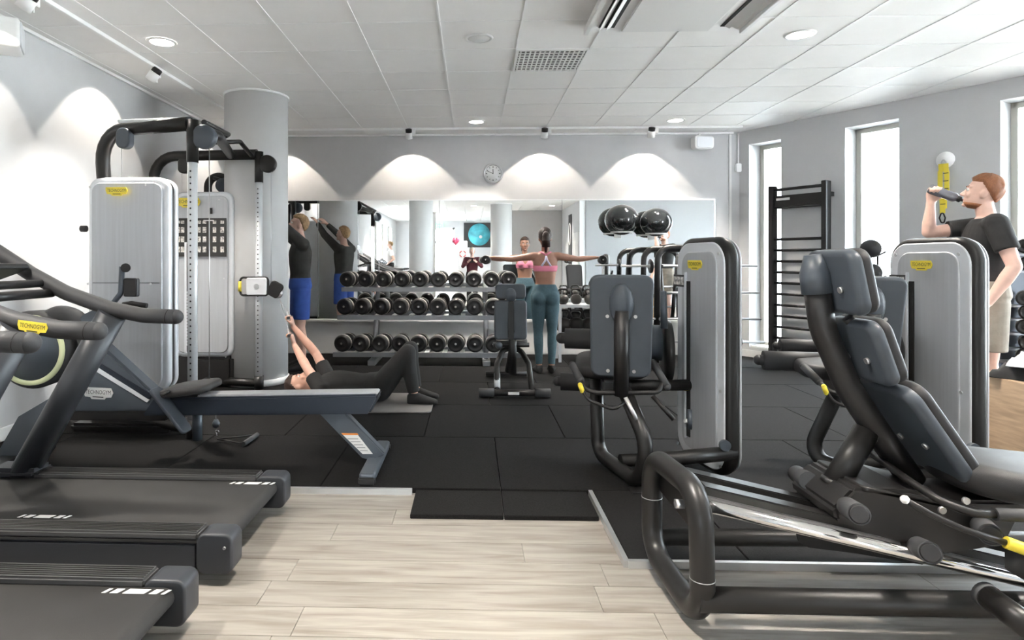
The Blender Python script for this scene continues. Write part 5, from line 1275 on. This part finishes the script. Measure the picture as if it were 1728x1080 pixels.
def stand(s=1.0, fem=False, **k):
    X, Y, Z = V((1, 0, 0)), V((0, 1, 0)), V((0, 0, 1)); S = lambda x, y, z: V((x, y, z))*s
    sw = .155 if fem else .185; hw = .080 if fem else .088
    J = dict(s=s, fem=fem, f=Y, R1=X, R2=X, U1=Z, pelvis=S(0, 0, .93), neck=S(0, -.005, 1.455), mid=S(0, .01, 1.19), head=S(0, .025, 1.632), hf=Y, hu=Z)
    for q, g in (('L', -1), ('R', 1)):
        J['sh'+q] = S(g*sw, -.01, 1.405); J['el'+q] = S(g*(sw+.055), -.02, 1.12); J['wr'+q] = S(g*(sw+.05), .04, .88)
        J['hip'+q] = S(g*hw, 0, .90); J['kn'+q] = S(g*(hw+.004), .012, .49); J['an'+q] = S(g*(hw+.01), -.01, .082)
        J['ft'+q] = V((g*.12, 1, 0)); J['fu'+q] = Z
    for a, b in k.items(): J[a] = V(b)*s if a[:2] in ('sh', 'el', 'wr', 'kn', 'an', 'hi', 'pe', 'ne', 'mi', 'he') else (V(b) if not isinstance(b, float) else b)
    return J
# the woman doing lateral raises
J = stand(.925, True, elL=(-.40, .03, 1.37), elR=(.40, .03, 1.37), wrL=(-.62, .10, 1.39), wrR=(.62, .10, 1.39), anL=(-.075, -.02, .082), anR=(.075, -.02, .082), hf=(0, 1, 0))
wx = wY(920, 440, 7.02).x
D_ = V((0, 0, -1)); hp = {'L': ((-1, .15, 0), D_, (0, 1, 0), 1.5), 'R': ((1, .15, 0), D_, (0, 1, 0), 1.5)}
person('woman seen from behind in pink sports bra and teal leggings, arms raised sideways', (wx, 7.02, TW), 0, J, 'skin_tan', 'hair_brown', [('leggings', 'leggings'), ('sports_bra', 'pink'), ('shoes', 'blackcloth')], hstyle='long', hands=hp, voxel=.008)
for g, q in ((-1, 'left'), (1, 'right')):
    o = copy_tree(proto); o.scale = (.55, .62, .55); o.location = (wx+g*.655, 7.02+.10, TW+1.285-.075)
    o['label'] = 'small black dumbbell held in the %s hand of the woman in pink' % q; o['group'] = 'dumbbells held by the woman'
# the drinking man
J = stand(1.07, False, elR=(.14, .29, 1.37), wrR=(.085, .285, 1.575), elL=(-.27, -.08, 1.13), wrL=(-.27, .05, .90), hf=(.20, .95, .24), hu=(-.05, -.235, .97), head=(0, .02, 1.63))
mx = wD(1664, 440, 4.5)
mrz = math.radians(64)
MANR = V((mx.x, mx.y, TW))
person('ginger-haired man in black T-shirt drinking from a bottle beside the yellow strap', MANR, mrz, J, 'skin_pale', 'hair_ginger', [('shirt', 'blackcloth'), ('shorts', 'khaki'), ('shoes', 'blackcloth')], hands={'R': ((-.25, -.15, 1), (-.9, -.1, -.2), (0, -1, 0), 1.5)}, beard='hair_ginger', voxel=.007)
mm = Matrix.Translation(MANR) @ Matrix.Rotation(mrz, 4, 'Z')
mouth = mm @ ((V((0, .02, 1.63))+V((.20, .95, .24)).normalized()*.104-V((-.05, -.235, .97)).normalized()*.068)*1.07); bd = (mm.to_3x3() @ V((.18, .86, .46))).normalized()
bm_ = frame(mouth, bd.orthogonal(), bd.cross(bd.orthogonal())); 
zz = bm_.to_3x3().col[2]
if zz.dot(bd) < 0: bm_ = frame(mouth, bd.cross(bd.orthogonal()), bd.orthogonal())
bm_.translation = mouth-bd*.022
t = thing('water_bottle', 'grey drinking bottle held to the mouth of the ginger-haired man', 'bottle', mouth)
part('bottle_body', MB().lathe([(.020, .035), (.034, .055), (.036, .08), (.033, .12), (.036, .15), (.036, .215), (.030, .225), (.001, .226)], bm_, 24), 'bottle', t)
part('bottle_cap', MB().lathe([(.009, 0), (.010, .012), (.022, .018), (.023, .038)], bm_, 20), 'black', t)
# the man lying on the mat, pulling the cables
X, Y, Z = V((1, 0, 0)), V((0, 1, 0)), V((0, 0, 1)); yc = 5.50; zb = TW+.02
H1, H2 = HND
def W(x, y, z): return V((x, yc+y, z+zb))
xh = wY(505, 440, yc).x
J = dict(s=1.0, fem=False, f=Z, R1=-Y, R2=-Y, U1=X*-1, pelvis=W(xh+.70, 0, .115), neck=W(xh+.185, 0, .135), mid=W(xh+.45, 0, .125), head=W(xh, 0, .135), hf=V((.10, 0, 1)).normalized(), hu=V((-1, 0, .10)).normalized())
for q, g, hh in (('L', 1, H1), ('R', -1, H2)):
    sh_ = W(xh+.235, g*.185, .13); wr = hh+V((.03, 0, -.06)); el = sh_.lerp(wr, .52)+V((.03, g*.07, -.02))
    J['sh'+q] = sh_; J['el'+q] = el; J['wr'+q] = wr
    J['hip'+q] = W(xh+.73, g*.09, .115); J['kn'+q] = W(xh+.98, g*.11, .44); J['an'+q] = W(xh+1.03, g*.11, .075); J['ft'+q] = X; J['fu'+q] = Z; J['back'+q] = -X*1.0
hd = {q: ((-.25, 0, 1), (-1, 0, 0), (0, g, 0), 1.5) for q, g in (('L', -1), ('R', 1))}
person('man lying on his back on the mat pulling the cable handles, black shirt and trousers', (xh+.5, yc, TW), 0, {k_: (v-V((xh+.5, yc, TW)) if isinstance(v, Vector) and (k_[:2] in ('sh', 'el', 'wr', 'kn', 'an', 'hi', 'pe', 'ne', 'mi') or k_ == 'head') else v) for k_, v in J.items()}, 'skin', 'hair_brown', [('shirt', 'blackcloth'), ('trousers', 'blackcloth'), ('shoes', 'blackcloth')], hands=hd)
for h_, q in ((H1, 'upper'), (H2, 'lower')):
    t = thing('pull_handle', 'black grip on the %s cable, held by the lying man' % q, 'handle', h_, 0, 'cable handles')
    part('handle_grip', MB().cyl(h_+V((-.005, -.06, .03)), h_+V((-.005, .06, .03)), .014), 'grip', t)
    part('handle_loop', MB().tube([h_+V((-.005, -.055, .03)), h_+V((-.03, 0, .09)), h_+V((-.005, .055, .03))], .004, .01, 6), 'steel', t)
# the blond man behind the column
J = stand(1.02, False, elL=(-.20, .22, 1.62), elR=(.20, .22, 1.62), wrL=(-.12, .40, 1.80), wrR=(.12, .40, 1.80), hf=(0, .97, .25), hu=(0, -.25, .97))
bxx = wY(507, 440, 7.15).x
person('blond man in charcoal jersey and blue shorts reaching up, behind the round column', (bxx, 7.15, TW), math.radians(112), J, 'skin_pale', 'hair_blond', [('jersey', 'graycloth'), ('shorts', 'bluecloth'), ('shoes', 'blackcloth')])
# the photographer, visible in the mirror only
J = stand(.94, False, elL=(-.27, .10, 1.20), elR=(.27, .10, 1.20), wrL=(-.115, .235, 1.33), wrR=(.115, .235, 1.33))
person('pale-haired photographer in maroon jumper holding a camera, seen in the mirror', (0.0, -.40, 0), 0, J, 'skin_pale', 'hair_white', [('jersey', 'maroon'), ('trousers', 'blackcloth'), ('shoes', 'blackcloth')], hands={'L': ((.3, .5, .3), (1, 0, 0), (0, 0, 1), .9), 'R': ((-.3, .5, .3), (-1, 0, 0), (0, 0, 1), .9)}, voxel=.010)
t = thing('photo_camera', 'black camera held by the photographer, seen in the mirror', 'camera', (0, -.13, CAMZ-.03))
part('camera_body', MB().box((0, -.13, CAMZ), (.14, .06, .10)), 'black', t, .01)
part('prism_hump', MB().box((0, -.13, CAMZ+.06), (.06, .055, .03)), 'black', t, .008)
part('lens', MB().cyl((0, -.10, CAMZ), (0, -.035, CAMZ), .036, n=24), 'black', t)
# a runner on a far treadmill, mirror only
J = stand(1.0, False, knR=(.09, .22, .56), anR=(.09, .12, .20), elL=(-.22, .05, 1.14), wrL=(-.17, .24, 1.20), elR=(.24, -.15, 1.15), wrR=(.2, .02, 1.02))
person('fair-haired person in a white top walking on a treadmill, seen only in the mirror', (-2.75, -4.2, .19), PI/2, J, 'skin_pale', 'hair_blond', [('shirt', 'whitecloth'), ('shorts', 'blackcloth'), ('shoes', 'blackcloth')], voxel=.012)
# ------------------------------------------------------------------ things at the rear, seen in the mirror
t = thing('globe_poster', 'dark wall poster with a big turquoise ball, seen in the mirror', 'poster', (.2, RY+.02, 2.3))
part('poster_sheet', MB().box((.22, RY+.015, 2.38), (1.16, .02, 1.06)), 'badgedark', t)
part('poster_ball', MB().lathe([(.001, 0), (.47, 0), (.47, .004), (.001, .004)], frame((.30, RY+.026, 2.40), (1, 0, 0), (0, 0, 1)), 40), 'teal', t)
part('poster_highlight', MB().lathe([(.001, 0), (.07, 0), (.07, .004), (.001, .004)], frame((.36, RY+.032, 2.30), (1, 0, 0), (0, 0, 1)), 20), 'print', t)
t = thing('exit_sign', 'green illuminated exit sign above the entrance door, seen in the mirror', 'sign', (-1.45, RY+.03, 2.72))
part('sign_panel', MB().box((-1.45, RY+.03, 2.78), (.42, .04, .18)), 'green', t)
part('running_figure', MB().box((-1.52, RY+.053, 2.78), (.04, .004, .10)).box((-1.40, RY+.053, 2.78), (.10, .004, .03)), 'print', t)
kx, ky = -.30, -3.2
t = thing('info_kiosk', 'grey pillar kiosk with a round red emblem, seen in the mirror', 'kiosk', (kx, ky, 0))
k_ = part('pillar', MB().slab(frame((kx, ky, .96), (1, 0, 0), (0, 0, 1)), .30, 1.9, .16, .03, .01), 'silver_light', t)
for q in range(4): part('emblem_arc', MB().tube([V((kx+.095*math.cos(q*PI/2+.25+a*.26), ky+.085, 1.50+.095*math.sin(q*PI/2+.25+a*.26))) for a in range(5)], .014, 0, 6), 'red', k_)
part('kiosk_base', MB().box((kx, ky, .02), (.42, .34, .04)), 'rackgray', t, .01)
p = V((-.52, -3.0, 1.90))
b = single('heart_balloon', MB().sphere((-.045, 0, .03), (.075, .05, .08), 16, Matrix.Translation(p)).sphere((.045, 0, .03), (.075, .05, .08), 16, Matrix.Translation(p)).loft([(p+V((0, 0, .02)), (.11, 0, 0), (0, .045, 0)), (p+V((0, 0, -.06)), (.06, 0, 0), (0, .03, 0)), (p+V((0, 0, -.12)), (.008, 0, 0), (0, .008, 0))], 16), 'heart', 'pink heart foil balloon on a thread beside the kiosk, seen in the mirror', 'balloon', p)
part('balloon_thread', MB().cyl(p+V((0, 0, -.12)), V((p.x, p.y, 0)), .002, n=5), 'whiteplastic', b)
t = thing('wall_banner', 'tall dark banner with a round logo, on the side wall seen in the mirror', 'banner', (3.02, -2.6, 1.2))
part('banner_sheet', MB().box((3.015, -2.6, 1.75), (.02, .55, 1.9)), 'badgedark', t)
part('banner_ring', MB().tube([V((3.0, -2.6+.2*math.cos(a*PI/10), 2.1+.33*math.sin(a*PI/10))) for a in range(20)], .014, 0, 6, True), 'print', t)
d = struct('door_2', MB().box((3.02, -1.5, 1.05), (.03, .85, 2.1)), 'wall_white', .004)
part('door_handle', MB().cyl((2.99, -1.82, 1.03), (2.99, -1.70, 1.03), .012, n=10), 'steel', d)
